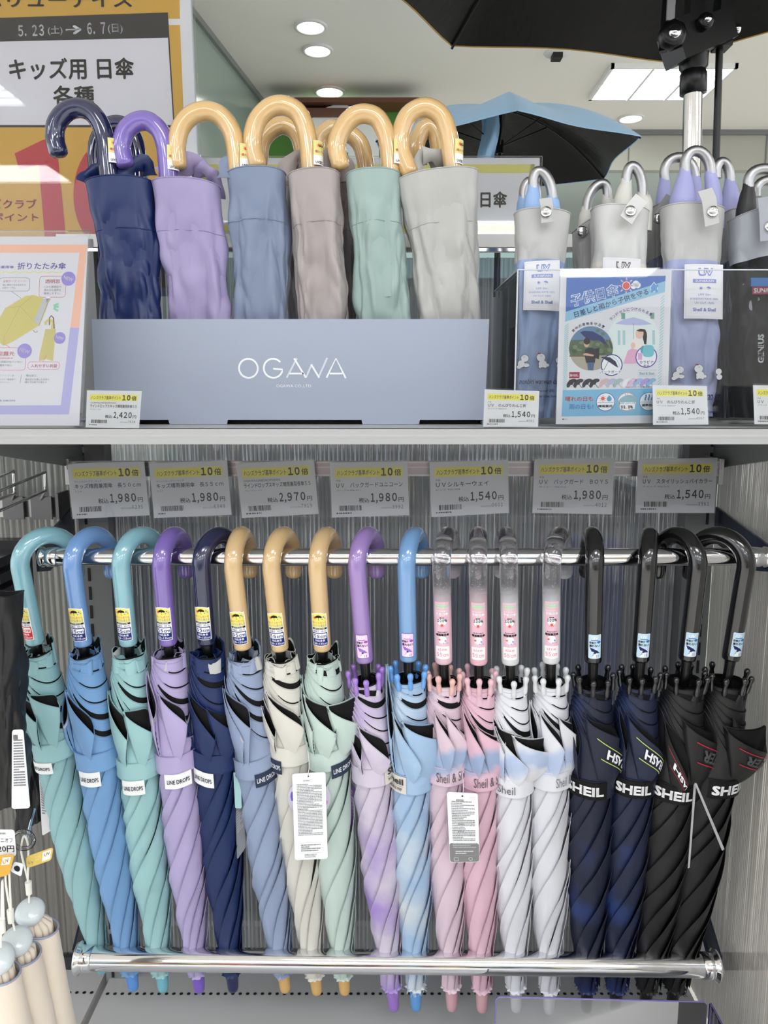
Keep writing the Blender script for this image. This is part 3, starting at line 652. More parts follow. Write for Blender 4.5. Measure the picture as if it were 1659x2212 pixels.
    if lab:
        a0, a1, v0, v1 = R(lab['a'][0]), R(lab['a'][1]), lab['v'][0], lab['v'][1]; hh = lab.get('h', .0012)
        def ls(x, y, h): return strap(a0 + (a1 - a0) * x, v0 + (v1 - v0) * y, hh + h)
        wdm = (a1 - a0) * (Rb(s_st) + .005); c = Card(ls, wdm, (v1 - v0) * sw * 2, lift=.0007)
        if lab.get('bg'):
            c.mb.grid(lambda x, y: ls(x, y, 0), 16, 2, ink(lab['bg'], .5)); c.mb.grid(lambda x, y: ls(x, y * 1, 0) * .985 + Vector((0, 0, -s_st * .015)), 16, 1, ink(lab['bg'], .5))
        for tx_ in lab['t']:
            c.text(tx_[0], *tx_[1:5], tx_[5], 1, tx_[6] if len(tx_) > 6 else .02)
        for ln in lab.get('lines', []): c.line([(ln[0] + (ln[2] - ln[0]) * j / 8, ln[1]) for j in range(9)], .0003, ln[4], 1)
        c.mb.build('strap_label' if lab.get('bg') else 'strap_lettering', t)
    # mouth of the bundle
    if tipped:
        tipm = hmat and mat('rib_tip_pearl', tuple(min(255, int(v * 1.02)) for v in (band or {}).get('tip', hcol)), .25, .0, .6) or mat('rib_tip', hcol, .22, 0, .8)
        for j in range(8):
            a = 6.2832 * (j + .5) / 8 + rd.uniform(-.16, .16) + seed; rr = .0205 * Wd + rd.uniform(-.0015, .0008); so = s_top - .001 + rd.uniform(-.003, .003)
            g = MB(); ax = Vector((math.sin(a) * rd.uniform(.02, .16), -math.cos(a) * rd.uniform(.02, .16), 1)).normalized()
            g.lathe([(.0001, .0145), (.0024, .0138), (.0036, .0118), (.0038, .0095), (.0032, .0070), (.0025, .0040), (.0031, .001), (.0033, -.006), (.0028, -.008)], tipm, 12, cyl(a, rr, so), ax)
            g.build('rib_tip', t)
            # cloth corner drawn up to the tip
            da = .30
            q.grid(lambda u, v: cyl(a + (u - .5) * 2 * (.08 + da * v ** 1.2), rr - .001 + .0022 * math.sin(math.pi * u) * (1 - v * .5) - (.0005), so + .003 + .021 * v), 6, 4, fb)
            q.grid(lambda u, v: cyl(a + (u - .5) * 2 * (.08 + da * v ** 1.2), rr - .0026, so + .003 + .021 * v), 2, 4, BLACKF)
    else:
        for j in range(7):
            a = 6.2832 * (j + rd.uniform(-.2, .2)) / 7 + seed; rr = .0150 + rd.uniform(-.0015, .001); ra, rb = rd.uniform(.0066, .0092), rd.uniform(.0030, .0044); up = rd.uniform(.002, .009); tw_ = rd.uniform(-.5, .5)
            bc = (math.cos(a) > .5) 
            up -= .003 if math.cos(a) > 0 else -.001
            tv = Vector((math.cos(a + tw_), math.sin(a + tw_), 0)); nv_ = Vector((math.sin(a + tw_), -math.cos(a + tw_), 0)); ph = rd.uniform(0, 6)
            def roll(u, v, k_=1.0):
                w_ = 6.2832 * u; c0 = cyl(a, rr + .002 * v, s_top + .004 - up + .016 * v)
                return c0 + tv * (math.cos(w_) * ra * k_ * (1 + .15 * math.sin(3 * w_ + ph)) * (1 - .2 * v)) + nv_ * (math.sin(w_) * rb * k_ * (1 + .2 * math.sin(2 * w_ + ph))) + Vector((0, 0, .0022 * math.sin(w_ * 2 + ph) * (1 - v)))
            m_ = fb if j != 2 else fabric('reflective_lining', (186, 186, 184))
            q.grid(roll, 22, 4, m_, cu=True); lin_.grid(lambda u, v: roll(u, v * .6, .84), 16, 3, m_ if rd.random() < .5 else BLACKF, cu=True, flip=True)
            q.tube([roll(jj / 22, 0) for jj in range(23)], .0005, rim_c, 5)
        # one taller corner at the back
        a = 2.5 + rd.uniform(-.3, .3)
        q.grid(lambda u, v: cyl(a + (u - .5) * 1.3, .0185 + .002 * math.sin(u * 9), s_top - .014 + .004 * math.sin(u * 12 + seed) + .03 * v), 14, 3, fb); lin_.grid(lambda u, v: cyl(a + (u - .5) * 1.3, .0170 + .002 * math.sin(u * 9), s_top - .012 + .004 * math.sin(u * 12 + seed) + .03 * v), 14, 3, BLACKF)
    q.build('canopy', t); lin_.build('lining', t)
    return t
def clipx(P, x, sgn):
    out = []
    for i in range(len(P)):
        a, b = P[i], P[(i + 1) % len(P)]; da, db = (a[0] - x) * sgn, (b[0] - x) * sgn
        if da >= 0: out.append(a)
        if da * db < 0: k = da / (da - db); out.append((a[0] + (b[0] - a[0]) * k, a[1] + (b[1] - a[1]) * k))
    return out
LDW = lambda a0, a1, v0=.95, v1=1.75: dict(a=(a0, a1), v=(v0, v1), bg=(238, 238, 236), t=[('LINE DROPS', .10, .36, .92, .66, (50, 56, 80), .02)])
LDN = lambda a0, a1: dict(a=(a0, a1), v=(.72, 1.45), bg=(44, 56, 76), t=[('LINE DROPS', .08, .30, .95, .66, (225, 228, 232), .02)])
SHL = lambda a0, a1: dict(a=(a0, a1), v=(-.02, .96), bg=(12, 12, 13), h=.0022, t=[('SHEIL', .08, .24, .92, .78, (238, 238, 238), .04)])
SSL = lambda a0, a1, c: dict(a=(a0, a1), v=(.25, .78), h=.0004, t=[('Sheil & Sheil', .0, .0, 1, 1, c, .0)])
WOOD = (222, 176, 108)
mint, blue, purp, navy = (138, 190, 194), (104, 158, 216), (176, 160, 212), (16, 42, 102)
umbrella(1, (75, 1386), (223, 2100), 1408, 1602, [((52, 1511), 50, .03), ((140, 1501), 62, .016, .004), ((103, 1518), 55, .022, .005)], mint, (118, 188, 204), 'red',
  'mint umbrella with mint handle and red-edged size sticker, leftmost on the rod', yaw=44, seed=1, lab=LDW(-62, 8, .95, 1.55), strapang=-8, band=dict(off=-.55, tape=0))
umbrella(2, (179, 1389), (289, 2137), 1412, 1622, [((154, 1546), 45, .05), ((222, 1552), 70, .05, .004)], blue, (96, 152, 226), 'size',
  'sky blue umbrella with glossy blue handle, second from left', yaw=22, seed=2, lab=LDW(-38, 18), strapang=-4, band=dict(tape=0))
umbrella(3, (277, 1388), (353, 2140), 1412, 1640, [((243, 1556), 45, .06), ((294, 1556), 75, .045, .006), ((335, 1542), 60, .02, .008)], (144, 196, 198), (118, 186, 202), 'size',
  'mint umbrella with glossy aqua handle between the blue and the purple one', yaw=26, seed=3, lab=LDW(-32, 24), strapang=-5, band=dict(tape=0))
umbrella(4, (363, 1387), (431, 2141), 1412, 1626, [((412, 1536), 60, .04, .004), ((350, 1520), 40, .05)], purp, (126, 92, 200), 'size',
  'lavender umbrella with deep purple handle, left of the navy one', yaw=10, seed=4, lab=LDW(-22, 44), strapang=-10, band=dict(tape=1))
umbrella(5, (446, 1386), (504, 2140), 1412, 1624, [((415, 1535), 40, .04), ((476, 1557), 70, .05, .007), ((512, 1573), 70, .045, .006)], navy, (26, 34, 84), 'size',
  'navy umbrella with dark navy handle and white strap tag', yaw=26, seed=5, lab=LDW(-52, 6), strapang=10, band=dict(tape=0))
umbrella(6, (524, 1396), (617, 2141), 1418, 1636, [((549, 1530), 75, .035, .006), ((538, 1562), 80, .07, .004)], (138, 156, 192), WOOD, 'size',
  'blue grey umbrella with pale wooden handle, right of the navy one', yaw=6, seed=6, lab=LDN(2, 62), strapang=-14, band=dict(tape=1))
umbrella(7, (604, 1399), (685, 2146), 1420, 1608, [((565, 1538), 40, .05), ((657, 1551), 85, .05, .003), ((602, 1558), 60, .05, .003)], (212, 208, 196), WOOD, 'size',
  'cream umbrella with pale wooden handle, between blue grey and sage', yaw=16, seed=7, lab=LDN(-62, -18), strapang=4, band=dict(tape=2))
umbrella(8, (696, 1399), (745, 2146), 1422, 1618, [((660, 1519), 35, .04), ((682, 1547), 50, .05, .003), ((728, 1540), 85, .035, .008), ((778, 1531), 70, .02, .010)], (186, 208, 198), WOOD, 'size',
  'pale sage green umbrella with pale wooden handle', yaw=14, seed=8, lab=LDN(8, 70), strapang=-14, band=dict(tape=2))
GR = (70, 66, 72)
umbrella(9, (787, 1424), (851, 2181), 1470, 1652, [((783, 1599), 40, .03, .006), ((838, 1611), 70, .045, .006)], (204, 190, 212), (160, 118, 204), 'guard',
  'pale lilac umbrella with purple handle and purple rib tips', yaw=20, seed=9, strapang=-2, lab=dict(a=(28, 88), v=(.02, .98), bg=(214, 208, 198), t=[('Sheil', .14, .12, .9, .48, GR, .03), ('WITH RAIN', .14, .66, .8, .82, GR, .01)], lines=[(.1, .56, .9, 0, GR)]), band=dict(fab=((160, 128, 208), 'blotch')))
umbrella(10, (882, 1421), (899, 2180), 1465, 1668, [((848, 1570), 30, .09, .004), ((906, 1627), 70, .07, .003), ((949, 1579), 100, .03, .006), ((941, 1636), 75, .06, .003)], (150, 186, 224), (100, 160, 226), 'guard',
  'sky blue and grey umbrella with light blue handle and rib tips', yaw=18, seed=10, strapang=6, lab=dict(a=(-75, -14), v=(.02, .98), bg=(214, 208, 198), t=[('Sheil', .1, .12, .9, .48, GR, .03), ('INVISIBLE FRP', .1, .66, .84, .84, GR, .01)], lines=[(.1, .56, .9, 0, GR)]), band=dict(fab=((206, 212, 216), 'blotch')))
PK = (222, 180, 198)
umbrella(11, (958, 1426), (976, 2181), 1473, 1652, [((976, 1590), 50, .05, .002), ((1000, 1592), 50, .05, .002), ((1017, 1608), 50, .04, .003)], (220, 190, 206), (208, 160, 168), 'tall',
  'dusty pink umbrella with clear handle, left of the two pink ones', yaw=16, seed=11, hmat=glass_mat('clear_to_pink', (222, 186, 198)), lab=SSL(-30, 62, (96, 86, 90)), width=.93, band=dict(tip=(222, 176, 168), fab=((150, 170, 206), 'band')))
umbrella(12, (1034, 1428), (1041, 2184), 1475, 1662, [((1039, 1604), 60, .06, .002), ((1094, 1616), 95, .05, .002)], (226, 176, 196), (210, 164, 170), 'tall',
  'rose pink umbrella with clear handle, right of the dusty pink one', yaw=6, seed=12, hmat=glass_mat('clear_to_rose', (228, 178, 190)), lab=SSL(-22, 72, (96, 86, 90)), width=.95, band=dict(tip=(222, 180, 190), fab=((150, 170, 206), 'band')))
umbrella(13, (1102, 1428), (1115, 2183), 1475, 1676, [((1084, 1592), 40, .04), ((1130, 1611), 80, .04, .010), ((1190, 1606), 85, .03, .006)], (222, 222, 230), (196, 196, 198), 'tall',
  'white umbrella with clear handle, left of the two white ones', yaw=2, seed=13, hmat=glass_mat('clear_to_white', (214, 214, 216)), lab=dict(a=(-72, -2), v=(.35, .8), h=.0004, t=[('& Sheil', .0, .0, 1, 1, (110, 110, 112), .0)]), width=.96, strapang=3, band=dict(tip=(214, 216, 218), fab=((176, 192, 224), 'band')))
umbrella(14, (1190, 1425), (1186, 2187), 1473, 1662, [((1153, 1583), 35, .05), ((1205, 1593), 60, .05, .003), ((1243, 1594), 70, .045, .005)], (218, 218, 226), (196, 196, 198), 'tall',
  'white umbrella with clear handle, right of the two white ones', yaw=26, seed=14, hmat=glass_mat('clear_to_white', (214, 214, 216)), lab=SSL(2, 84, (120, 120, 122)), width=.96, band=dict(tip=(214, 216, 218), fab=((176, 192, 224), 'band')))
NB = (20, 28, 56); LIME, REDL = (196, 214, 110), (190, 44, 64)
umbrella(15, (1281, 1424), (1267, 2184), 1476, 1676, [((1240, 1600), 30, .05), ((1320, 1570), 80, .03, .003), ((1330, 1622), 100, .07, .003)], NB, (20, 20, 24), 'guardblue',
  'dark navy patterned umbrella with black handle, left of the two navy patterned ones', yaw=8, seed=15, lab=SHL(-80, 20), strapang=5, width=1.1, band=dict(fab=((30, 58, 128), 'blotch'), txt={2: ('ER FLASH', LIME, (240, 240, 240), True)}))
umbrella(16, (1384, 1422), (1328, 2185), 1474, 1674, [((1340, 1590), 30, .05), ((1411, 1610), 90, .06, .003)], (21, 32, 66), (20, 20, 24), 'guardblue',
  'dark navy patterned umbrella with black handle, beside the black pair', yaw=20, seed=16, lab=SHL(-60, 32), strapang=5, width=1.08, band=dict(fab=((32, 64, 138), 'blotch'), txt={1: ('ER FLASH', LIME, (240, 240, 240), True)}))
umbrella(17, (1485, 1420), (1392, 2185), 1474, 1684, [((1535, 1602), 95, .05, .004), ((1462, 1640), 60, .07, .008)], (24, 24, 26), (20, 20, 22), 'guardblue',
  'black umbrella with black handle, left of the black pair', yaw=-22, seed=17, lab=SHL(-62, 28), strapang=5, width=1.18, band=dict(txt={0: ('HUNTER', REDL, (86, 86, 90), True), 1: ('FLASH', REDL, (240, 240, 240), True)}, off=-.1))
umbrella(18, (1580, 1420), (1449, 2185), 1474, 1672, [((1600, 1600), 60, .05, .003), ((1641, 1586), 95, .03, .010)], (22, 22, 24), (20, 20, 22), 'guardblue',
  'black umbrella with black handle, rightmost on the rod', yaw=-44, seed=18, lab=SHL(-28, 66), strapang=-2, width=1.18, band=dict(txt={1: ('HUNTER', REDL, (86, 86, 90), True)}, off=.1))
# ------------------------------------------------------------------ unseen shelves added across the aisle to give chrome and handles reflections
t = thing('reflection_shelf', 'shelves of goods added out of view across the aisle, for reflections in chrome and glossy handles', 'shelf', (0, -3.8, 0)); rd = random.Random(5)
for z in (.1, .5, .9, 1.3): q = MB(); q.box((0, 0, z), (5.2, .35, .03), WHITEM); q.build('board', t)
q = MB(); q.box((0, -.2, .70), (5.2, .03, 1.4), mat('unit_back', (70, 70, 74), .6)); q.build('back', t)
q = MB()
for z in (.12, .52, .92):
    x = -2.5
    while x < 2.5:
        wd = rd.uniform(.08, .3); hh = rd.uniform(.2, .34); q.box((x + wd / 2, .02, z + hh / 2), (wd * .9, .2, hh), mat('goods', rd.choice([(230, 230, 228), (40, 40, 46), (200, 60, 60), (60, 90, 160), (230, 200, 90), (240, 240, 240), (24, 24, 28), (120, 170, 150)]), .5)); x += wd + rd.uniform(0, .1)
o = q.build('stocked_goods', t); o['kind'] = 'stuff'
# ------------------------------------------------------------------ price cards
YEL = (236, 226, 96)
def price_card(px, Dt, Db, lines, price, code, label, small_w, group, holder=True, seed=1, tint=(214, 214, 216)):
    o, n, surf, W, H = quad_frame(px, Dt, Db); t = thing('price_card', label, 'price card', o, group=group)
    q = MB(); slab(q, surf, ink(tint, .5), .0006); q.build('card', t)
    if holder: q = MB(); slab(q, surf, CLEAR, .0003, -.012, -.03, 1.012, 1.012, .0011); q.build('clear_sleeve', t)
    c = Card(surf, W, H, lift=.00008); K = (26, 28, 46)
    c.rect(.06, .105, .935, .275, YEL)
    c.text('ハンズクラブ基準ポイント', .085, .145, .63, .245, K, 2, .008); c.text('10', .655, .115, .805, .262, K, 2, .035); c.text('倍', .825, .14, .915, .262, K, 2, .02)
    c.text(lines[0], .07, .315, .07 + .033 * len(lines[0]) * (.9 if ord(lines[0][0]) > 200 else .72), .355, (60, 62, 80), 2)
    c.text(lines[1], .07, .375, .07 + small_w, .465, K, 2, .012); c.text(lines[2], .07, .495, .07 + .028 * len(lines[2]), .53, (60, 62, 80), 2)
    c.text('税込', .355, .655, .49, .745, K, 2, .015); c.text(price[0], .51, .575, .563, .735, K, 2, .028); c.text('，', .575, .70, .600, .765, K, 2, .02); c.text(price[2:], .615, .575, .85, .735, K, 2, .028); c.text('円', .87, .66, .935, .745, K, 2, .01)
    c.barcode(.10, .79, .39, .885, seed); c.small(.06, .915, .26, .945, 1, (70, 70, 84), 2, seed, .8)
    c.text(code[:9], .64, .835, .78, .865, (60, 62, 80)); c.text(code[9:], .785, .80, .925, .868, K)
    c.mb.build('print', t); return t
G1 = 'price cards on the metal rail'
TC = [
 ([(145, 1001), (311, 997), (323, 1113), (157, 1121)], ['ラインドロップスーキッズ', 'キッズ晴雨兼用傘　長５０ｃｍ', 'ミント'], '1,980', '4547128546295', 'price card for the 50 cm umbrella, leftmost on the rail', .86),
 ([(322, 1001), (490, 994), (500, 1112), (333, 1119)], ['ラインドロップスーキッズ', 'キッズ晴雨兼用傘　長５５ｃｍ', 'ミント'], '1,980', '4547128546349', 'price card for the 55 cm umbrella, second from left on the rail', .86),
 ([(510, 1000), (678, 994), (688, 1110), (523, 1119)], ['OGAWA/LINEDROPS/KIDS', 'ラインドロップスキッズ晴雨兼用長傘５５', 'ブルーグレー５５'], '2,970', '4547128547919', 'price card reading 2,970 yen, on the rail', .86),
 ([(713, 999), (880, 996), (884, 1113), (717, 1118)], ['中谷', 'ＵＶ　バックガードユニコーン', 'パープル956-011'], '1,980', '4948949043992', 'price card for the purple unicorn umbrella, middle of the rail', .86),
 ([(928, 998), (1097, 993), (1099, 1108), (932, 1117)], ['中谷', 'ＵＶシルキーウェイ', 'ピンク 955-008'], '1,540', '4948949040601', 'price card reading 1,540 yen above the clear handles', .68),
 ([(1155, 992), (1328, 989), (1322, 1111), (1150, 1108)], ['中谷', 'ＵＶ　バックガード　ＢＯＹＳ', 'ネイビー 956-012'], '1,980', '4948949044012', 'price card with BOYS on it, second from right on the rail', .86),
 ([(1379, 991), (1550, 989), (1543, 1108), (1373, 1108)], ['中谷', 'ＵＶ　スタイリッシュバイカラー', 'ブラック 956-015'], '1,540', '4948949043961', 'price card for the black umbrella, rightmost on the rail', .88)]
for i, (px, ln, pr, cdn, lab, sw) in enumerate(TC): price_card(px, 1.005, .998, ln, pr, cdn, lab, sw, G1, seed=i + 3)
G2 = 'price cards standing on the shelf edge'; KI = (222, 222, 222)
def foot(px):   # clear foot under a shelf card
    return px
price_card([(188, 843), (306, 845), (300, 925), (185, 923)], .800, .790, ['OGAWA/LINEDROPS/KIDS', 'ラインドロップスキッズ晴雨兼用折傘５５', 'ネイビー ５５'], '2,420', '4547128547834', 'white price card reading 2,420 yen in front of the grey box', .86, G2, seed=21, tint=KI)
price_card([(1047, 841), (1165, 845), (1162, 922), (1044, 922)], .800, .790, ['中谷', 'ＵＶ　のんびりわんこ折', 'サックス 966-013'], '1,540', '4948949044081', 'white price card at the right end of the grey box', .70, G2, seed=22, tint=KI)
price_card([(1410, 832), (1527, 834), (1530, 917), (1411, 918)], .790, .784, ['中谷', 'ＵＶ　のんびりわんこ折', 'ベージュ 966-013'], '1,540', '4948949044067', 'white price card right of the sunshade poster', .70, G2, seed=23, tint=KI)
price_card([(1627, 832), (1745, 834), (1748, 917), (1630, 916)], .800, .790, ['中谷', 'ＵＶ　のんびりわんこ折', 'ブラック 966-014'], '1,540', '4948949044074', 'white price card cut off by the right edge of the picture', .70, G2, seed=24, tint=KI)
# ------------------------------------------------------------------ display box
BD = .885
bt = thing('display_box', 'pale blue grey cardboard display box with a white logo, on the white shelf', 'box', at(628, 916, BD))
BO = at(628, 916, BD); BO.z = SHELF_Z; bt.location = BO
BXM = mat('box_card', (156, 164, 181), .55)
A0, A1 = at(198, 690, BD) - BO, at(1057, 688, BD) - BO; hz = A0.z; hw0, hw1 = A0.x, A1.x
bl, br = at(207, 915, BD).x - BO.x, at(1046, 915, BD).x - BO.x
q = MB(); nt_ = .0048
xs = [bl]; P = [(hw0, hz), (hw1, hz), (br, nt_)]
def bx(p): return at(p, 912, BD).x - BO.x
P += [(bx(907), nt_), (bx(905), 0), (bx(783), 0), (bx(781), nt_), (bx(492), nt_), (bx(490), 0), (bx(366), 0), (bx(364), nt_), (bx(240), nt_), (bx(238), 0), (bl, 0)]
q.poly([Vector((x, 0, z + .0004)) for x, z in P][::-1], BXM, .0022, Vector((0, 1, 0))); q.build('front_panel', bt)
BDp = .135
for s, x0, x1 in ((1, bl, hw0), (-1, br, hw1)):
    q = MB(); q.poly([Vector((x0, .0023, .0004)), Vector((x0, BDp, .0004)), Vector((x1, BDp, hz - .001)), Vector((x1, .0023, hz - .001))], BXM, .002, Vector((s, 0, 0))); q.build('side_panel', bt)
q = MB(); q.box(((bl + br) / 2, BDp, hz / 2 + .001), (br - bl + .004, .002, hz), BXM); q.build('back_panel', bt)
q = MB(); q.box(((bl + br) / 2, BDp / 2 + .008, .002), (br - bl - .008, BDp - .02, .003), DARK); q.build('base_panel', bt)
def bsurf(x, y, h): return Vector((hw0 + (hw1 - hw0) * x, -.0003 - h, hz * (1 - y)))
c = Card(bsurf, hw1 - hw0, hz); LW = (232, 234, 236); LG = (205, 212, 220)
def bp(x, y): return ((x - 198) / 859, (y - 689) / 227)
def arc(cx, cy, r, a0, a1, n=26): return [bp(cx + r * math.cos(R(a0 + (a1 - a0) * k / n)), cy - r * math.sin(R(a0 + (a1 - a0) * k / n))) for k in range(n + 1)]
lw = .0024 * 859 / 859
c.line(arc(534, 793.5, 20.5, 0, 360), .0021, LW); c.line(arc(588, 793.5, 20.5, 40, 352) + [bp(588, 794.5)], .0021, LW)
for pts, cc in (([(640, 772), (617, 814)], LG), ([(634, 772), (659, 814)], LW), ([(623, 805), (654, 805)], LW), ([(659, 814), (672, 785)], LG), ([(671, 785), (688, 814)], LW), ([(686, 814), (706, 771)], LG), ([(704, 814), (725, 772), (746, 815)], LW), ([(711, 805), (739, 805)], LW)):
    c.line([bp(*p) for p in pts], .0021, cc, 1 if cc == LG else 2)
c.text('OGAWA CO.,LTD.', *bp(594, 828.5), *bp(672, 835.5), LW, 1); c.mb.build('logo_print', bt)
# ------------------------------------------------------------------ folding umbrellas in cloth cases
def smooth_path(pts, n=5):
    out = []; P = [pts[0]] + list(pts) + [pts[-1]]
    for i in range(1, len(P) - 2):
        for k in range(n):
            t_ = k / n; p0, p1, p2, p3 = (Vector(v) for v in P[i - 1:i + 3])
            out.append(.5 * ((2 * p1) + (p2 - p0) * t_ + (2 * p0 - 5 * p1 + 4 * p2 - p3) * t_ * t_ + (3 * p1 - p0 - 3 * p2 + p3) * t_ ** 3))
    out.append(Vector(pts[-1])); return out
def pouch(t, org, px, D, depth, m, seed, rim_dip=.004, hem=.055, base_cut=None, m2=None, split=0, wr=1.0, name='case', lm=None):
    """px: tl, tr, br, bl of the front outline; D: distance of the front face"""
    tl, tr, br, bl = (at(*p, D) - org for p in px); nz = Vector((seed * 2.3, seed * 5.1, seed)); rd = random.Random(seed)
    folds = [(rd.uniform(.05, .95), rd.uniform(.1, 1.0), rd.uniform(-1.1, 1.1), rd.uniform(.03, .07), rd.choice((-1, 1)) * rd.uniform(.5, 1)) for _ in range(12)]
    def f(u, v, k=1.0):
        a = 2 * math.pi * u; ca, sa = math.cos(a), math.sin(a); e = .55
        x = .5 + .5 * math.copysign(abs(ca) ** e, ca) * k; y = .5 + .5 * math.copysign(abs(sa) ** (e * 1.4), sa) * k
        vv = v; L_ = tl + (bl - tl) * vv; R_ = tr + (br - tr) * vv; p = L_ * (1 - x) + R_ * x
        bul = 1 + .06 * math.sin(math.pi * min(1, vv * 1.1))
        p = p + Vector((0, depth * (.5 + (1 - y - .5) * bul), 0))
        p.z -= rim_dip * (1 - (2 * x - 1) ** 2) * (1 - vv) * (-1 if y > .5 else 1)
        d = 0
        for fu, fv, sl, wd_, am in folds:
            dd = (x - fu) + sl * (vv - fv) * .6; d += am * math.exp(-(dd / wd_) ** 2) * math.exp(-((vv - fv) / .35) ** 2)
        nn = lambda fx, fv, o: noise.noise(Vector((x * fx + o, y * 2 + o, vv * fv)) + nz)
        rg = (1 - abs(nn(2.6 + vv, 2.2, 0)) * 2.4) + .6 * (1 - abs(noise.noise(Vector((x * 3 + vv * 4, y, vv * 3 - x * 2)) + nz)) * 2.6) + .45 * (1 - abs(noise.noise(Vector((x * 5 - vv * 6, y, vv * 5 + x * 3)) - nz)) * 3)
        dd = (.0026 * d + .0030 * nn(1.6, 2, 3) - .0052 * rg) * wr * sm(vv * 3.2 + .12)
        return p + Vector((math.copysign(abs(ca), ca) * dd * .8, -abs(sa) * dd if y > .5 else dd, 0))
    q = MB()
    if m2:
        q.grid(lambda u, v: f(u, v * split), 96, 24, m, cu=True); q.grid(lambda u, v: f(u, split + v * (1 - split)), 96, 50, m2, cu=True)
    else: q.grid(f, 96, 72, m, cu=True)
    q.grid(lambda u, v: f(u, v * .5, .95), 64, 4, lm or m, cu=True, flip=True)
    q.tube([f(k / 64, 0) for k in range(65)], .0008, m, 6)
    if hem: q.tube([f(k / 64, hem / max(.02, (tl - bl).length)) * 1.0 + Vector((0, -.0001 - .0003, 0)) for k in range(33)], .0004, m, 4)
    q.build(name, t); return f
def wood_umbrella(label, hp, Dh, px, D, depth, ccol, hcol, seed, stk=None, hr=.0105, loop=None, group='folding umbrellas standing in the display box', rough=.16, split=False):
    org = at((px[2][0] + px[3][0]) / 2, (px[2][1] + px[3][1]) / 2, D + depth / 2); org.z = SHELF_Z
    t = thing('folding_umbrella', label, 'umbrella', org, group=group); fm = fabric('case_cloth', ccol, rough=.42)
    px = list(px); px[2] = (px[2][0], px[2][1]); zb = SHELF_Z + .006
    def low(p, top):   # extend the visible side line down to the box floor
        a, b = at(*top, D), at(*p, D); k = (a.z - zb) / (a.z - b.z); return b if k < 1 else a + (b - a) * k
    TL, TR = at(*px[0], D), at(*px[1], D); BR, BL = low(px[2], px[1]), low(px[3], px[0])
    cx = (BR.x + BL.x) / 2; lim = .036
    def unp(v): 
        q_ = v - Vector((0, 0, CAMZ)); zc = q_.y * math.cos(PITCH) - q_.z * math.sin(PITCH); return (CX + FPX * q_.x / zc, CY - FPX * (q_.z * math.cos(PITCH) + q_.y * math.sin(PITCH)) / zc)
    pouch(t, org, [px[0], px[1], unp(BR), unp(BL)], D, depth, fm, seed)
    pts = [at(x, y, Dh) - org for x, y in hp]
    stem = pts[-1] + ((pts[-1] - pts[-2]).normalized() * .3 + Vector((.0, 0, -1))) .normalized() * .028; P = smooth_path([tuple(p) for p in pts], 5); P.append(stem)
    rad = [hr] * len(P); ends = [P[0] + (P[0] - P[1]).normalized() * k for k in (.0055, .0048, .003)]; rad = [hr * .35, hr * .72, hr * .93] + rad
    q = MB(); q.tube(ends + P, rad, mat('handle_wood' if rough > .1 else 'h', mute(hcol, .2), rough, 0, 1.0, var=.12, bscale=25), 24); q.build('handle', t)
    if stk:
        sx, sy = stk; c0 = at(sx, sy, Dh) - org; hx = hp[-1][0]; axx = at(hx, sy, Dh) - org; axx.x = at(sx - 12, sy, Dh).x - org.x
        wd, hh = .016, .026
        def ss(x, y, h): a = (x - .5) * wd / hr + .80; return Vector((axx.x + (hr + .0003 + h) * math.sin(a), axx.y - (hr + .0003 + h) * math.cos(a), axx.z + hh * (.5 - y)))
        c = Card(ss, wd, hh, lift=.00006)
        c.mb.grid(lambda u, v: ss(u, v, 0), 10, 2, ink((222, 214, 140))); 
        for k in range(8): c.rect(k / 8, .60, (k + 1) / 8, 1, WHITE_I, 1)
        sun(c, .4, .2, .003, (220, 90, 70), 2); mini_umbrella(c, .6, .24, .003, BLK, 3); c.text('晴れでも', .12, .40, .88, .52, (200, 80, 90), 2, .02)
        c.rect(.1, .62, .9, .78, BLK, 2); c.text('紫外線', .2, .64, .8, .76, WHITE_I, 3); c.text('UV加工', .15, .82, .85, .95, BLK, 2, .03); c.mb.build('sticker', t)
    if loop:    # soft cloth handle loop of the case
        for L_ in loop:
            pts2, wd2, Dl = L_; P2 = smooth_path([tuple(at(x, y, Dl + k * .006) - org) for k, (x, y) in enumerate(pts2)], 5); q = MB()
            vs = []; n = len(P2)
            for i, p in enumerate(P2):
                tn = (P2[min(i + 1, n - 1)] - P2[max(i - 1, 0)]).normalized(); sd = tn.cross(Vector((0, 1, .35))).normalized(); 
                w_ = wd2 * (1 + .2 * math.sin(i * .9 + seed)) / 2
                for k in range(5): 
                    f_ = k / 4 * 2 - 1; vs.append(p + sd * w_ * f_ + Vector((0, -.003 * (1 - f_ * f_) + .002 * noise.noise(Vector((i * .4, f_ * 2, seed))), 0)))
            q.add(vs, [(i * 5 + k, i * 5 + k + 1, i * 5 + k + 6, i * 5 + k + 5) for i in range(n - 1) for k in range(4)], fm, True)
            q.add([v + Vector((0, .0012, 0)) for v in vs], [(i * 5 + k + 5, i * 5 + k + 6, i * 5 + k + 1, i * 5 + k) for i in range(n - 1) for k in range(4)], fm, True)
            q.build('case_loop', t)
    return t
NVH, PPH = (30, 36, 84), (122, 96, 196)
D1 = .900; dp = .042
wood_umbrella('navy folding umbrella with the tallest dark hook handle, leftmost in the box', [(126, 328), (119, 300), (122, 268), (142, 242), (168, 233), (195, 241), (215, 265), (227, 300), (231, 340), (236, 385)], D1 + .02, [(172, 387), (320, 384), (347, 690), (205, 690)], D1, dp, (12, 38, 104), NVH, 31, (252, 330), rough=.06,
  loop=[([(176, 392), (186, 378), (214, 366), (240, 384)], .012, D1 + .03), ([(262, 388), (280, 362), (314, 352), (324, 380)], .016, D1 + .02)])
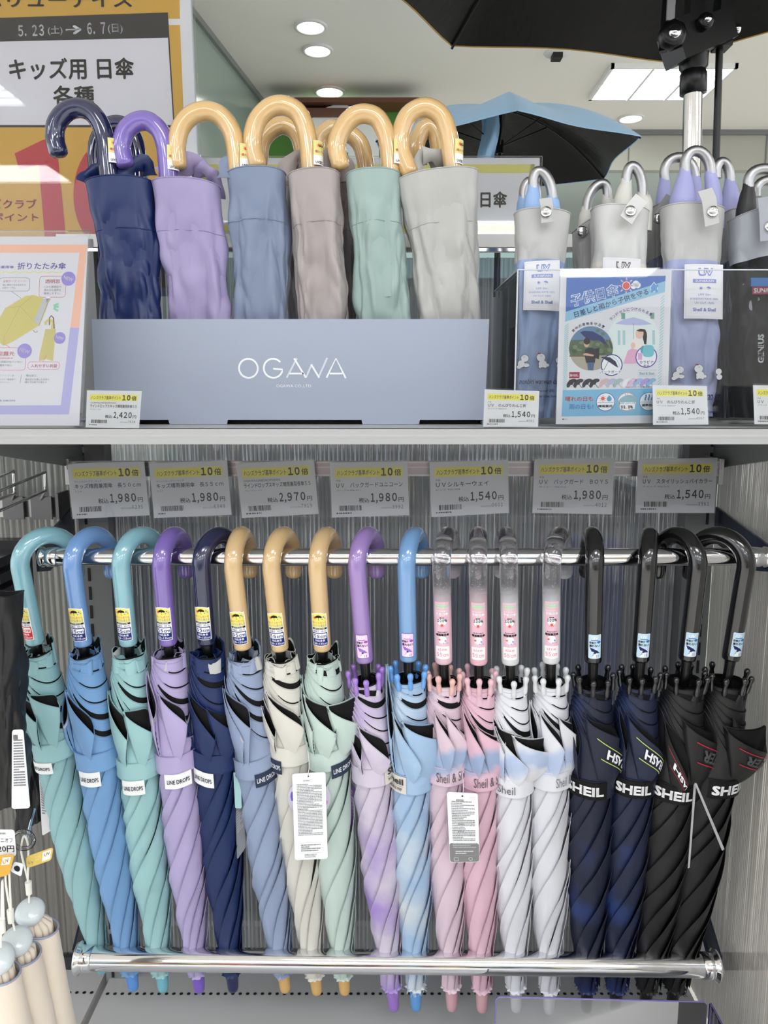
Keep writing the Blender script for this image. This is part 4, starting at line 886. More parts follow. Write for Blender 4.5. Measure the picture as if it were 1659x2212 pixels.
wood_umbrella('navy folding umbrella whose hook shows behind the two leftmost handles', [(211, 370), (208, 335), (214, 300), (236, 274), (262, 270), (285, 290), (296, 325), (300, 372)], D1 + .085, [(205, 400), (300, 400), (300, 690), (220, 690)], D1 + .068, .03, (12, 38, 104), NVH, 32, None, rough=.06)
wood_umbrella('lavender folding umbrella with purple hook handle, second in the box', [(270, 352), (262, 318), (270, 286), (292, 265), (320, 262), (343, 280), (356, 310), (361, 345), (364, 390)], D1 + .02, [(318, 386), (466, 394), (497, 690), (350, 690)], D1 - .0, dp, (154, 140, 190), PPH, 33, (378, 345),
  loop=[([(352, 384), (385, 360), (425, 352), (440, 384)], .022, D1 + .02), ([(430, 356), (452, 372), (468, 392), (472, 430)], .014, D1 + .02)])
wood_umbrella('grey blue folding umbrella with wooden hook handle, third in the box', [(384, 356), (381, 318), (390, 277), (414, 249), (447, 240), (478, 252), (500, 283), (509, 320), (514, 372)], D1 + .02, [(483, 368), (612, 364), (628, 690), (497, 690)], D1 + .004, dp, (114, 130, 162), WOOD, 34, (533, 342),
  loop=[([(490, 385), (494, 364), (512, 360), (534, 384)], .022, D1 + .012)])
wood_umbrella('greyish pink folding umbrella with a big wooden hook, fourth in the box', [(556, 356), (545, 312), (553, 266), (578, 236), (608, 227), (640, 240), (658, 272), (667, 316), (671, 372)], D1 + .02, [(617, 373), (732, 366), (760, 690), (634, 690)], D1 + .002, dp, (164, 152, 150), WOOD, 35, (690, 335),
  loop=[([(612, 400), (620, 362), (644, 340), (662, 372)], .018, D1 + .03), ([(704, 372), (716, 340), (742, 352), (748, 392)], .020, D1 + .03)])
wood_umbrella('folding umbrella with wooden hook behind the greyish pink one', [(560, 350), (566, 306), (588, 279), (613, 271), (638, 284), (652, 318), (656, 372)], D1 + .095, [(610, 400), (690, 400), (690, 690), (620, 690)], D1 + .075, .028, (150, 150, 156), WOOD, 36, None)
wood_umbrella('folding umbrella with wooden hook half hidden left of the mint case', [(694, 352), (690, 304), (714, 279), (744, 284), (776, 308), (789, 348), (792, 380)], D1 + .095, [(715, 400), (770, 400), (775, 690), (725, 690)], D1 + .075, .028, (120, 112, 112), WOOD, 37, None)
wood_umbrella('pale mint folding umbrella with wooden hook handle, fifth in the box', [(735, 356), (727, 314), (741, 276), (764, 252), (790, 246), (815, 256), (832, 286), (840, 322), (844, 376)], D1 + .02, [(745, 371), (868, 368), (896, 690), (765, 690)], D1 + .004, dp, (144, 170, 164), WOOD, 38, (862, 332),
  loop=[([(832, 376), (848, 352), (864, 356), (872, 392)], .012, D1 + .012)])
wood_umbrella('light grey folding umbrella with wooden hook handle, rightmost in the box', [(884, 372), (868, 330), (866, 290), (882, 250), (918, 232), (952, 250), (968, 290), (974, 330), (980, 376)], D1 + .02, [(859, 381), (1037, 360), (1047, 690), (906, 690)], D1, dp, (174, 173, 169), WOOD, 39, (992, 332),
  loop=[([(898, 376), (908, 344), (930, 338), (952, 366)], .016, D1 + .02), ([(914, 336), (940, 336), (962, 350), (976, 362)], .016, D1 + .02)])
wood_umbrella('folding umbrella with a narrow wooden hook seen through the rightmost big hook', [(903, 350), (900, 312), (912, 283), (928, 274), (942, 290), (948, 325), (950, 360)], D1 + .095, [(900, 400), (990, 400), (990, 690), (910, 690)], D1 + .075, .028, (196, 186, 186), WOOD, 40, None)
# ------------------------------------------------------------------ compact umbrellas with clip handles, right of the box
BRM = mat('brushed_metal', (170, 170, 172), .36, .95)
def compact(label, clips, px, D, top, low, seed, split, hcol, legs, tabs, patch=None, dogs=False, depth=.042, group='compact umbrellas with metal clip handles', extra=None):
    org = at((px[2][0] + px[3][0]) / 2, px[3][1], D + depth / 2); org.z = SHELF_Z + .004
    t = thing('compact_umbrella', label, 'umbrella', org, group=group)
    fm = fabric('case_cloth', top, rough=.45); fl_ = fabric('case_cloth_low', low, rough=.42) if low else None
    f = pouch(t, org, px, D, depth, fm, seed, hem=0, m2=fl_, split=split, wr=.55, rim_dip=.003)
    hm = mat('clip_leg', mute(hcol, .1), .45)
    for ci, (m0, m1, m2_, dz) in enumerate(clips):
        Dh = D + .018 + dz; q = MB(); a, b, c = at(*m0, Dh) - org, at(*m1, Dh) - org, at(*m2_, Dh) - org
        mid = (a + c) / 2; up = b - mid; P = []
        for k in range(15):
            th_ = math.pi * k / 14; P.append(mid + (a - mid) * math.cos(th_) + up * (math.sin(th_) ** .85))
        r = .0058; q.tube([a + (a - P[1]).normalized() * .003] + P + [c + (c - P[-2]).normalized() * .003], r, BRM, 18); q.build('metal_clip', t)
        if ci < len(legs):
            for (e0, e1) in legs[ci]:
                q = MB(); s0 = a if e0 == 'a' else c; g0 = at(*e1[0], Dh) - org; wv = e1[1]
                q.tube([s0 + Vector((0, 0, .002)), s0 - Vector((0, 0, .004)), s0 * .6 + g0 * .4, g0, g0 - Vector((0, 0, .03))], [r * 1.02, r * 1.12, r * 1.15 + wv * .25, r + wv * .8, r + wv], hm, 18, flat=.9); q.build('handle_leg', t)
            q = MB(); g = [at(*e1[0], Dh) - org for _, e1 in legs[ci]]
            if len(g) == 2: q.tube([g[0] - Vector((0, 0, .014)), g[1] - Vector((0, 0, .014))], .010, hm, 14); q.build('handle_base', t)
    for (pts, wd, snap, Dt) in tabs:
        P = [at(x, y, Dt) - org for x, y in pts]; q = MB(); d = (P[-1] - P[0]).normalized(); sd = Vector((d.z, 0, -d.x)); n = len(P)
        vs = [p + sd * (wd / 2 * k) + Vector((0, .0008 * o, 0)) for o in (-1, 1) for p in P for k in (-1, 1)]
        q.add(vs, [(2 * i, 2 * i + 1, 2 * i + 3, 2 * i + 2) for i in range(n - 1)] + [(2 * n + 2 * i + 2, 2 * n + 2 * i + 3, 2 * n + 2 * i + 1, 2 * n + 2 * i) for i in range(n - 1)] + [(2 * n - 2, 2 * n - 1, 4 * n - 1, 4 * n - 2)] + [(2 * i, 2 * i + 2, 2 * n + 2 * i + 2, 2 * n + 2 * i) for i in range(n - 1)] + [(2 * i + 1, 2 * n + 2 * i + 1, 2 * n + 2 * i + 3, 2 * i + 3) for i in range(n - 1)], fm); o = q.build('snap_tab', t)
        if snap:
            p = at(*snap, Dt) - org + Vector((0, -.0009, 0)); q = MB(); q.lathe([(.0062, 0), (.0064, .0012), (.0052, .0026), (.003, .0034), (.0001, .0036)], CHROME, 24, p, (0, -1, 0)); q.build('snap_button', o)
    if patch:
        pc, pcol = patch[0], patch[1]; c = [at(*p, D - .004) - org for p in pc]
        def ps(x, y, h): return (c[0] * (1 - x) + c[1] * x) * (1 - y) + (c[3] * (1 - x) + c[2] * x) * y + Vector((0, -h - .0035 * math.sin(math.pi * x), 0))
        W, H = (c[1] - c[0]).length, (c[3] - c[0]).length; q = MB(); q.grid(lambda x, y: ps(x, y, 0), 14, 6, ink((232, 232, 236), .6)); cc = Card(ps, W, H, q, lift=.00012); K = pcol
        for x in (.04, .96): cc.line([(x, k / 8 * .94 + .03) for k in range(9)], .0003, (210, 210, 216), 1)
        for y in (.03, .97): cc.line([(.04 + .92 * k / 8, y) for k in range(9)], .0003, (210, 210, 216), 1)
        cc.text('UV', .33, .07, .72, .22, K, 2, .06); cc.text('UV', .36, .10, .69, .19, (240, 240, 244), 3, 0)
        for k in range(6): cc.rect(.20 + .1 * k, .27, .30 + .1 * k, .34, K, 2)
        cc.text('SUN&RAIN', .26, .283, .74, .328, (240, 240, 244), 3, .02); sun(cc, .40, .44, .0022, K, 2); mini_umbrella(cc, .60, .44, .0024, K, 2, 15)
        cc.text('UPF 50+', .33, .54, .66, .575, K, 2); cc.text('SHADING RATE 100%', .14, .615, .86, .65, K, 2); cc.text('UV CUT 100%', .25, .69, .75, .725, K, 2); cc.text('Sheil & Sheil', .21, .80, .80, .865, K, 2, .03)
        cc.mb.build('woven_patch', t)
    if dogs:
        def ds(px_, py_): return px_, py_
        c = [at(*p, D - .004) - org for p in dogs[0]]
        def ps(x, y, h): return (c[0] * (1 - x) + c[1] * x) * (1 - y) + (c[3] * (1 - x) + c[2] * x) * y + Vector((0, -h - .002 * math.sin(math.pi * x), 0))
        W, H = (c[1] - c[0]).length, (c[3] - c[0]).length; cc = Card(ps, W, H, lift=.0003); OL = (34, 38, 70); WH = (240, 240, 240)
        def blobs(cx, cy, parts):
            for k, col, g in ((0, OL, .0004), (1, WH, 0)):
                for (dx, dy, rx, ry) in parts: cc.ell(cx + dx / W * .001, cy + dy / H * .001, (rx * .001 + g) / W, (ry * .001 + g) / H, col, 1 + k)
            cc.line([(cx - .0015 / W, cy - .006 / H), (cx - .0008 / W, cy - .005 / H), (cx + .0002 / W, cy - .0062 / H)], .0003, OL, 3)
        blobs(.18, .22, [(0, -4, 4.2, 3.8), (-4, 2, 3.8, 4), (-6.5, 5.5, 2.6, 2), (1.5, 3.5, 3.6, 2.2)])
        blobs(.55, .20, [(-1, -4, 4.8, 4.4), (1, 3, 4.6, 4.0), (-2, 6, 1.6, 1.8), (3.8, 6, 1.8, 1.6), (6.6, 4.5, 1.6, 1.8)])
        blobs(.93, .22, [(0, -2, 3.6, 3.4), (1, 4, 3.4, 3)])
        cc.ell(.55 - .0038 / W, .20 - .0085 / H, .0009 / W, .0009 / H, (170, 30, 50), 4); cc.ell(.55 - .0022 / W, .20 - .0083 / H, .0008 / W, .0008 / H, (170, 30, 50), 4)
        for tx_, x0, y0, x1, y1 in dogs[1]: cc.text(tx_, x0, y0, x1, y1, OL, 2, .01, 0, .35)
        cc.mb.build('case_print', t)
    return t
LB, LP = (150, 176, 222), (156, 158, 210); GT = (182, 182, 180)
compact('blue compact umbrella with grey-topped case, leftmost of the clip-handled ones', [((1152, 402), (1170, 372), (1193, 424), 0), ((1131, 425), (1145, 392), (1160, 425), .045)], [(1118, 452), (1240, 458), (1206, 903), (1113, 903)], .885, GT, (140, 166, 214), 51, .235, (140, 174, 224),
  [[('a', ((1150, 452), .006)), ('c', ((1196, 452), .002))], [('a', ((1130, 455), .003))]], [([(1178, 428), (1181, 445), (1182, 481)], .0135, (1179, 459), .872)], ([(1133, 566), (1209, 562), (1208, 672), (1130, 670)], (140, 156, 214)),
  ([(1115, 760), (1214, 760), (1212, 860), (1117, 860)], [('nonbiri wanwan days', .05, .58, 1.0, .73, ), ('sweet life.', .45, .80, .85, .87), ('sweeter than honey!', .3, .93, .98, 1.0)]))
compact('beige-legged compact umbrella with grey case and strap fastened aslant', [((1353, 390), (1372, 362), (1388, 418), 0)], [(1290, 442), (1412, 452), (1400, 903), (1278, 903)], .895, (204, 204, 202), (216, 210, 198), 52, .255, (206, 204, 196),
  [[('a', ((1345, 436), .006)), ('c', ((1394, 440), .003))]], [([(1386, 428), (1366, 452), (1352, 476)], .016, (1361, 457), .882)], ([(1303, 556), (1384, 560), (1382, 676), (1300, 672)], (120, 110, 112)))
compact('beige-legged compact umbrella leaning behind the poster, lower clip handle', [((1267, 450), (1292, 399), (1312, 424), 0)], [(1246, 494), (1306, 462), (1300, 903), (1250, 903)], .945, (176, 176, 174), None, 53, .235, (206, 204, 196),
  [[('a', ((1264, 478), .003)), ('c', ((1314, 448), .002))]], [([(1254, 490), (1256, 510)], .008, (1257, 500), .943)], depth=.035)
compact('lavender-legged compact umbrella with patched case right of the poster', [((1480, 366), (1505, 326), (1535, 371), 0)], [(1443, 440), (1578, 448), (1556, 900), (1442, 900)], .882, GT, (158, 168, 214), 54, .255, LP,
  [[('a', ((1474, 428), .010)), ('c', ((1542, 428), .004))]], [([(1522, 410), (1531, 430), (1538, 486)], .0155, (1538, 458), .868)], ([(1479, 571), (1562, 572), (1561, 690), (1477, 688)], (140, 148, 212)),
  ([(1448, 780), (1560, 780), (1556, 900), (1446, 900)], [('nonbiri wanwan life', .1, .55, .99, .70), ('sweet life.', .3, .76, .75, .82), ('sweeter than honey!', .2, .88, .98, .95)]))
compact('lavender-legged compact umbrella behind, its clip left of the patched one', [((1436, 386), (1462, 340), (1501, 378), 0)], [(1412, 446), (1450, 442), (1450, 903), (1416, 903)], .95, (150, 150, 150), (96, 104, 140), 55, .235, LP,
  [[('a', ((1432, 430), .003)), ('c', ((1503, 430), .002))]], [([(1450, 424), (1432, 450), (1422, 484)], .013, (1423, 472), .925)], depth=.035)
compact('lavender-legged compact umbrella behind, its clip right of the patched one', [((1548, 380), (1562, 350), (1577, 388), 0)], [(1572, 456), (1604, 456), (1596, 903), (1560, 903)], .955, (150, 150, 150), (60, 66, 90), 56, .235, LP,
  [[('c', ((1578, 440), .008))]], [], depth=.035)
tb = compact('black compact umbrella with grey-topped case cut off by the right edge', [((1617, 400), (1650, 365), (1690, 400), 0), ((1634, 420), (1660, 390), (1690, 420), .04)], [(1596, 466), (1712, 440), (1706, 903), (1598, 903)], .872, (150, 154, 164), (16, 16, 18), 57, .225, (20, 20, 22),
  [[('a', ((1612, 452), .006))], []], [([(1652, 426), (1656, 460), (1658, 520)], .016, (1662, 490), .860)])
c = Card(lambda x, y, h: at(1634 + 20 * y - 20 * y + 18 * x, 725 + 62 * y, .858) - tb.location, .012, .03)
def vs(x, y, h): return at(1637 + 13 * y, 784 - 62 * x, .858) + Vector((0, -h, 0)) - tb.location
c = Card(vs, .033, .008, lift=.0002); c.text('GENIUS', 0, 0, 1, 1, (236, 236, 238), 1, .03)
def vs2(x, y, h): return at(1622 + 62 * x, 600 + 34 * y, .858) + Vector((0, -h, 0)) - tb.location
c2 = Card(vs2, .033, .018, c.mb, lift=.0002); c2.rect(0, 0, 1, .55, (60, 110, 170), 1); c2.rect(.05, .58, 1, 1.05, (150, 40, 70), 1); c2.text('SUN&RAIN', .1, .66, 1.1, .96, (240, 240, 240), 2, .03)
c.mb.build('case_print', tb)
# clear acrylic bin around the compact umbrellas
t = thing('acrylic_bin', 'clear acrylic bin holding the compact umbrellas at the right', 'bin', (0, .84, SHELF_Z)); o = Vector((0, .84, SHELF_Z)); BF = .836
def pane(ps_, m=CLEAR, th=.0022, n=(0, 1, 0), name='pane'):
    q = MB(); q.poly([p - o for p in ps_], m, th, Vector(n)); return q.build(name, t)
xl, zt_ = at(1113, 800, BF).x, at(1300, 583, BF).z; z0 = SHELF_Z + .0006; xr = .62
pane([Vector((xl, BF, z0)), Vector((xr, BF, z0)), Vector((xr, BF, zt_)), Vector((xl, BF, zt_))])
pane([Vector((xl, BF + .003, z0)), Vector((xl, BF + .17, z0)), Vector((xl, BF + .17, zt_)), Vector((xl, BF + .003, zt_))], n=(1, 0, 0))
q = MB(); q.bar(Vector((xl, BF, zt_)) - o, Vector((xr, BF, zt_)) - o, .0022, .0012, mat('acrylic_rim', (190, 196, 204), .1)); q.bar(Vector((xl, BF, zt_)) - o, Vector((xl, BF + .17, zt_)) - o, .0016, .0012, mat('acrylic_rim', (190, 196, 204), .1)); q.bar(Vector((xl, BF, z0)) - o, Vector((xl, BF, zt_)) - o, .0016, .0016, mat('acrylic_rim', (190, 196, 204), .1), up=Vector((0, 1, 0))); q.build('polished_edge', t)
xd = at(1590, 700, BF + .03).x
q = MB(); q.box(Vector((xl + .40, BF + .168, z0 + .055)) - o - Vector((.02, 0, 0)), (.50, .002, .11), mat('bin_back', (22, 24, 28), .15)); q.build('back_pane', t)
# ------------------------------------------------------------------ posters and signs
o_, n_, surf, W, H = quad_frame([(1211, 584), (1451, 582), (1441, 914), (1201, 916)], .812, .806)
t = thing('poster', 'blue and white children sunshade poster standing in front of the compact umbrellas', 'poster', o_)
q = MB(); slab(q, surf, ink((224, 224, 227), .4), .0009); q.build('sheet', t); q = MB(); slab(q, surf, CLEAR, .0006, -.01, -.01, 1.01, 1.005, .0016); q.build('clear_cover', t)
c = Card(surf, W, H, lift=.00007)
def zp(x, y): l = 140 - 65 * (y - 90) / 2030; w_ = 1458 - 30 * (y - 90) / 2030; return ((x - l) / w_, (y - 88) / 2035)
def zr(x0, y0, x1, y1): a = zp(x0, (y0 + y1) / 2); b = zp(x1, (y0 + y1) / 2); return (a[0], zp(0, y0)[1], b[0], zp(0, y1)[1])
DB, MBL, PB, SKY = (66, 112, 188), (80, 140, 205), (150, 198, 222), (128, 188, 220)
NV2 = (44, 50, 120)
c.poly([zp(*p) for p in ((217, 185), (1518, 170), (1512, 240), (205, 630))][::-1], DB, 1)
c.poly([zp(*p) for p in ((205, 628), (1512, 238), (1505, 380), (195, 760))][::-1], PB, 1)
for k in range(33):
    y = 790 + k * 27
    c.poly([zp(192 - (y - 770) * .035, y + 28), zp(245 - (y - 770) * .035, y - 14), zp(245 - (y - 770) * .035, y), zp(192 - (y - 770) * .035, y + 42)], (160, 204, 206), 1)
    y = 430 + k * 38
    if y < 1620: c.poly([zp(1452 - (y - 400) * .05, y + 30), zp(1500 - (y - 400) * .05, y - 14), zp(1500 - (y - 400) * .05, y), zp(1452 - (y - 400) * .05, y + 44)], (160, 204, 206), 1)
c.poly([zp(*p) for p in ((165, 1668), (1440, 1650), (1420, 2015), (145, 2022))][::-1], SKY, 1)
c.text('子供日傘', *zr(262, 330, 905, 500), (244, 248, 252), 2, .05, 13.5); c.text('子供日傘', *zr(270, 338, 897, 492), (70, 116, 196), 3, .004, 13.5)
c.text('日差しと雨から子供を守る', *zr(300, 480, 1300, 560), NV2, 3, .012, 17)
x, y = zp(1000, 295); sun(c, x, y, .0078, (250, 250, 250), 2); sun(c, x, y, .0066, (226, 84, 70), 3)
for dx, dy, r in ((1095, 300, .003), (1125, 275, .0035), (1150, 290, .003)): c.circ(*zp(dx, dy), r, (246, 248, 250), 3)
x, y = zp(1360, 325); drop(c, x, y, .0040, (236, 244, 250), 2); drop(c, x, y, .0034, (100, 160, 214), 3); drop(c, *zp(1405, 300), .0014, (100, 160, 214), 3); drop(c, *zp(1335, 370), .0014, (100, 160, 214), 3); drop(c, *zp(1395, 370), .0014, (100, 160, 214), 3)
def arctext(t_, cx, cy, r, a0, a1, sz, col, layer=3):
    for k, ch in enumerate(t_):
        a = a0 + (a1 - a0) * k / (len(t_) - 1); x, y = zp(cx + r * math.sin(R(a)), cy - r * math.cos(R(a))); g = sz * .000026
        c.text(ch, x - g / W, y - g / H, x + g / W, y + g / H, col, layer, .02, -a)
arctext('背中の荷物を守る!', 530, 1110, 325, -44, 30, 58, NV2); arctext('ランドセルにつけられる!', 1085, 985, 385, -48, 36, 58, (130, 90, 170))
# round photographs on the poster
def disc_half(cx, cy, r, y0, y1, col, layer):  # part of a disc between two heights
    P = []; 
    for k in range(40):
        a = 2 * math.pi * k / 40; yy = max(y0, min(y1, cy + r * 1.03 * math.sin(a))); dy = (yy - cy) / 1.03; xx = math.sqrt(max(0, r * r - dy * dy)); P.append(zp(cx + (xx if math.cos(a) > 0 else -xx), yy))
    c.poly(P, col, layer)
X0, Y0 = 532, 1115
disc_half(X0, Y0, 285, 0, 9999, (86, 104, 78), 2); disc_half(X0, Y0, 284, 0, 1000, (104, 138, 172), 2.3); disc_half(X0, Y0, 283, 1210, 9999, (176, 170, 150), 2.3)
for i in range(60):
    a, r = rd.uniform(0, 6.28), 270 * math.sqrt(rd.random()); x, y = X0 + r * math.cos(a), Y0 + r * math.sin(a)
    if y < 1200 and (x > 560 or y > 1000): c.ell(*zp(x, y), rd.uniform(.01, .03), rd.uniform(.006, .016), rd.choice([(66, 86, 56), (104, 124, 88), (80, 98, 68), (120, 134, 104)]), 2.5 + i * .004)
c.poly([zp(*p) for p in ((252, 1205), (640, 1210), (640, 1225), (252, 1222))][::-1], (120, 92, 70), 2.8)
c.poly([zp(*p) for p in ((390, 900), (440, 880), (560, 890), (680, 960), (745, 1060), (700, 1060), (640, 1010), (560, 1010), (470, 980), (430, 940))][::-1], (40, 52, 110), 3)
c.poly([zp(*p) for p in ((455, 1130), (510, 1100), (560, 1110), (600, 1170), (580, 1310), (470, 1310), (450, 1220))][::-1], (36, 34, 40), 3.2)
c.poly([zp(*p) for p in ((480, 1300), (575, 1300), (560, 1405), (490, 1400))][::-1], (72, 98, 140), 3.3); c.poly([zp(*p) for p in ((570, 1120), (640, 1110), (635, 1260), (580, 1240))][::-1], (28, 28, 34), 3.25)
c.ell(*zp(475, 1050), .024, .024, (222, 176, 150), 3.4); c.ell(*zp(480, 1018), .030, .022, (34, 28, 28), 3.5); c.poly([zp(*p) for p in ((425, 1185), (470, 1175), (570, 1200), (560, 1220), (440, 1205))][::-1], (220, 172, 146), 3.5)
X1, Y1 = 1090, 985
disc_half(X1, Y1, 335, 0, 1330, (226, 234, 232), 2)
for x in (880, 945, 1330): c.poly([zp(x, 880), zp(x, 1070), zp(x + 34, 1070), zp(x + 34, 880)], (176, 206, 210), 2.3)
for x in (930, 1310): c.poly([zp(x, 650), zp(x, 730), zp(x + 50, 730), zp(x + 50, 650)], (120, 170, 150), 2.3)
c.poly([zp(*p) for p in ((850, 790), (960, 735), (1090, 708), (1220, 745), (1330, 800), (1180, 815), (1000, 808))][::-1], (186, 190, 226), 2.6)
c.line([zp(1090, 790), zp(1084, 1090)], .0003, (60, 60, 70), 2.8)
c.poly([zp(*p) for p in ((1200, 900), (1255, 900), (1262, 960), (1250, 1070), (1215, 1060))][::-1], (38, 30, 32), 2.9)
c.poly([zp(*p) for p in ((1060, 1010), (1130, 970), (1215, 1010), (1230, 1110), (1140, 1150), (1070, 1120), (1050, 1060))][::-1], (240, 232, 226), 3); c.poly([zp(*p) for p in ((1010, 1150), (1060, 1120), (1150, 1140), (1190, 1320), (950, 1320))][::-1], (226, 176, 204), 3.1)
c.ell(*zp(1165, 925), .036, .034, (234, 196, 176), 3.2); c.poly([zp(*p) for p in ((1120, 880), (1180, 862), (1240, 870), (1262, 930), (1225, 900), (1150, 895))][::-1], (50, 34, 30), 3.3); c.ell(*zp(1078, 1080), .02, .02, (234, 196, 176), 3.3)
c.ell(*zp(798, 1338), .098, .0715, (44, 52, 130), 3.5); c.ell(*zp(798, 1338), .089, .065, (240, 242, 244), 3.6)
c.poly([zp(*p) for p in ((655, 1232), (700, 1225), (780, 1235), (850, 1290), (885, 1375), (840, 1350), (770, 1300), (710, 1262))][::-1], (38, 34, 80), 3.7); c.line([zp(765, 1270), zp(700, 1395), zp(685, 1400)], .0005, (40, 40, 60), 3.8); c.line([zp(805, 1222), zp(870, 1270), zp(905, 1365)], .0005, (150, 200, 200), 3.8)
c.rect(*zr(650, 1405, 918, 1450), (240, 242, 244), 3.9); c.text('バックガード', *zr(648, 1408, 918, 1452), NV2, 4.2, .015)
c.ell(*zp(1248, 1232), .098, .0715, (96, 70, 160), 3.5); c.ell(*zp(1248, 1232), .089, .065, (240, 242, 244), 3.6)
c.rrect(*zr(1200, 1075, 1350, 1235), .004, (120, 196, 208), 3.8); c.rrect(*zr(1175, 1085, 1235, 1190), .003, (96, 170, 188), 3.7); c.rect(*zr(1140, 1180, 1195, 1270), (222, 170, 214), 3.9)
c.text('カラビナ', *zr(1160, 1282, 1340, 1322), NV2, 4.2, .015); c.text('手元', *zr(1208, 1334, 1288, 1370), NV2, 4.2, .015)
c.rect(*zr(248, 1428, 382, 1510), (156, 32, 62), 2); c.text('SHEIL', *zr(256, 1455, 368, 1485), (240, 240, 240), 3, .05)
c.frame(*zr(1142, 1410, 1370, 1486), .0004, (150, 196, 208), 2); c.text('Sheil & Sheil.', *zr(1155, 1432, 1356, 1470), (150, 196, 208), 3, .02)
for x, col in ((285, (34, 34, 40)), (372, (44, 46, 52)), (485, (40, 36, 66)), (580, (36, 34, 50)), (705, (216, 184, 184)), (795, (184, 190, 214)), (885, (170, 190, 188)), (1005, (238, 238, 240)), (1065, (226, 190, 216)), (1140, (160, 190, 226)), (1230, (180, 160, 212)), (1310, (140, 190, 224))): mini_umbrella(c, *zp(x, 1585), .0062, col, 3, -38)
c.text('※店舗により在庫は異なります', *zr(975, 1620, 1420, 1645), (50, 50, 60), 2)
c.text('晴れの日も', *zr(195, 1752, 555, 1820), (224, 104, 84), 3, .02); c.text('雨の日も!', *zr(245, 1858, 555, 1926), (92, 142, 206), 3, .02)
for x, rc in ((714, (80, 100, 170)), (990, (224, 150, 130)), (1270, (80, 130, 190))):
    c.ell(*zp(x, 1830), .086, .0615, rc, 2); c.ell(*zp(x, 1830), .080, .0575, (244, 246, 247), 3); 
for x in (714, 1270): c.line([zp(x - 105, 1838), zp(x + 105, 1838)], .0003, (90, 140, 190), 4)
x, y = zp(680, 1785); sun(c, x, y, .0036, (224, 104, 84), 4); drop(c, *zp(762, 1790), .0026, (90, 160, 200), 4); c.text('晴雨兼用', *zr(618, 1868, 800, 1905), (40, 40, 60), 4, .03)
mini_umbrella(c, *zp(1000, 1850), .011, (150, 190, 200), 4, -16); c.rect(*zr(900, 1838, 1092, 1928), (244, 246, 247), 4.3)
c.text('遮光率・UVカット率', *zr(885, 1840, 1092, 1862), (40, 40, 60), 4.6); c.text('99.9%', *zr(912, 1878, 1064, 1924), (24, 24, 30), 4.6, .04); c.line([zp(1000, 1715), zp(985, 1760), zp(1025, 1755)], .0004, (224, 110, 90), 4); c.line([zp(1045, 1740), zp(1035, 1780), zp(1070, 1775)], .0004, (224, 110, 90), 4)
for k in range(3): c.line([zp(1232 + 42 * k + 8 * math.sin(j * 1.2), 1735 + j * 16) for j in range(6)], .0014, (92, 150, 206), 4)
c.text('遮熱効果', *zr(1180, 1860, 1360, 1896), (40, 40, 60), 4, .03); c.text('●○○', *zr(155, 2050, 225, 2068), (50, 50, 56), 2)
c.mb.build('print', t)
# left poster
o_, n_, surf, W, H = quad_frame([(-105, 511), (190, 511), (171, 919), (-126, 919)], .822, .795)
t = thing('poster', 'white folding umbrella poster with orange and lilac border at the left edge', 'poster', o_)
q = MB(); slab(q, surf, ink((222, 222, 228), .45), .0010); q.build('sheet', t)
q = MB(); slab(q, surf, CLEARS, .0016, -.02, -.03, 1.018, 1.004, .0022); slab(q, surf, CLEAR, .0012, -.02, -.03, 1.018, 1.004, -.0016); q.build('clear_stand', t)
q = MB(); slab(q, surf, clear('acrylic_foot', (.9, .9, .92)), .045, .95, .95, 1.03, 1.005, -.004); q.build('stand_foot', t)
c = Card(surf, W, H, lift=.00007)
def zq(x, y): xr_ = 985 - 105 * (y - 60) / 2090; return (1 - (xr_ - x) / 1500, (y - 57) / 2098)
def zs(x0, y0, x1, y1): a, b = zq(x0, (y0 + y1) / 2), zq(x1, (y0 + y1) / 2); return (a[0], zq(0, y0)[1], b[0], zq(0, y1)[1])
OR, LI, PU, YG, RD = (244, 190, 162), (178, 176, 224), (150, 134, 214), (208, 196, 98), (222, 120, 124)
c.poly([zq(*p) for p in ((-400, 146), (978, 146), (886, 1066), (790, 1066), (892, 236), (-400, 236))][::-1], OR, 1)
c.poly([zq(*p) for p in ((786, 1068), (886, 1068), (770, 2032), (-500, 2032), (-500, 1934), (680, 1930))][::-1], LI, 1)
c.text('晴雨兼用傘', *zs(-70, 378, 172, 412), (96, 88, 190), 2, .01); c.text('折りたたみ傘', *zs(210, 345, 745, 422), (96, 88, 190), 2, .015)
c.line([zq(-200 + k * 18, 452 + 7 * math.sin(k * 1.1)) for k in range(51)], .0010, (228, 226, 150), 2)
def bub(x0, y0, x1, y1, col): c.frame(*zs(x0, y0, x1, y1), .00045, col, 2, .003)
bub(8, 516, 345, 662, (130, 130, 140)); c.text('反射テープ', *zs(55, 540, 200, 566), RD, 2, .01); c.text('(3コマ)', *zs(215, 544, 300, 564), RD, 2); c.text('暗い場所で光を反射する', *zs(50, 584, 300, 604), (90, 90, 100), 2); c.text('反射テープ付。', *zs(45, 616, 190, 636), (90, 90, 100), 2); c.line([zq(145, 664), zq(250, 742)], .0004, (130, 130, 140), 2)
bub(450, 498, 740, 730, RD); c.text('透明窓', *zs(515, 530, 678, 576), RD, 2, .015)
for i, tt in enumerate(('1コマ透明窓で', '雨の日も視界を', '確保しやすい。')): c.text(tt, *zs(508 - i * 5, 602 + i * 36, 692 - i * 5, 628 + i * 36), (90, 90, 100), 2)
c.poly([zq(*p) for p in ((524, 724), (570, 724), (532, 806))], (240, 240, 243), 3); c.line([zq(575, 745), zq(534, 805)], .0006, RD, 3)
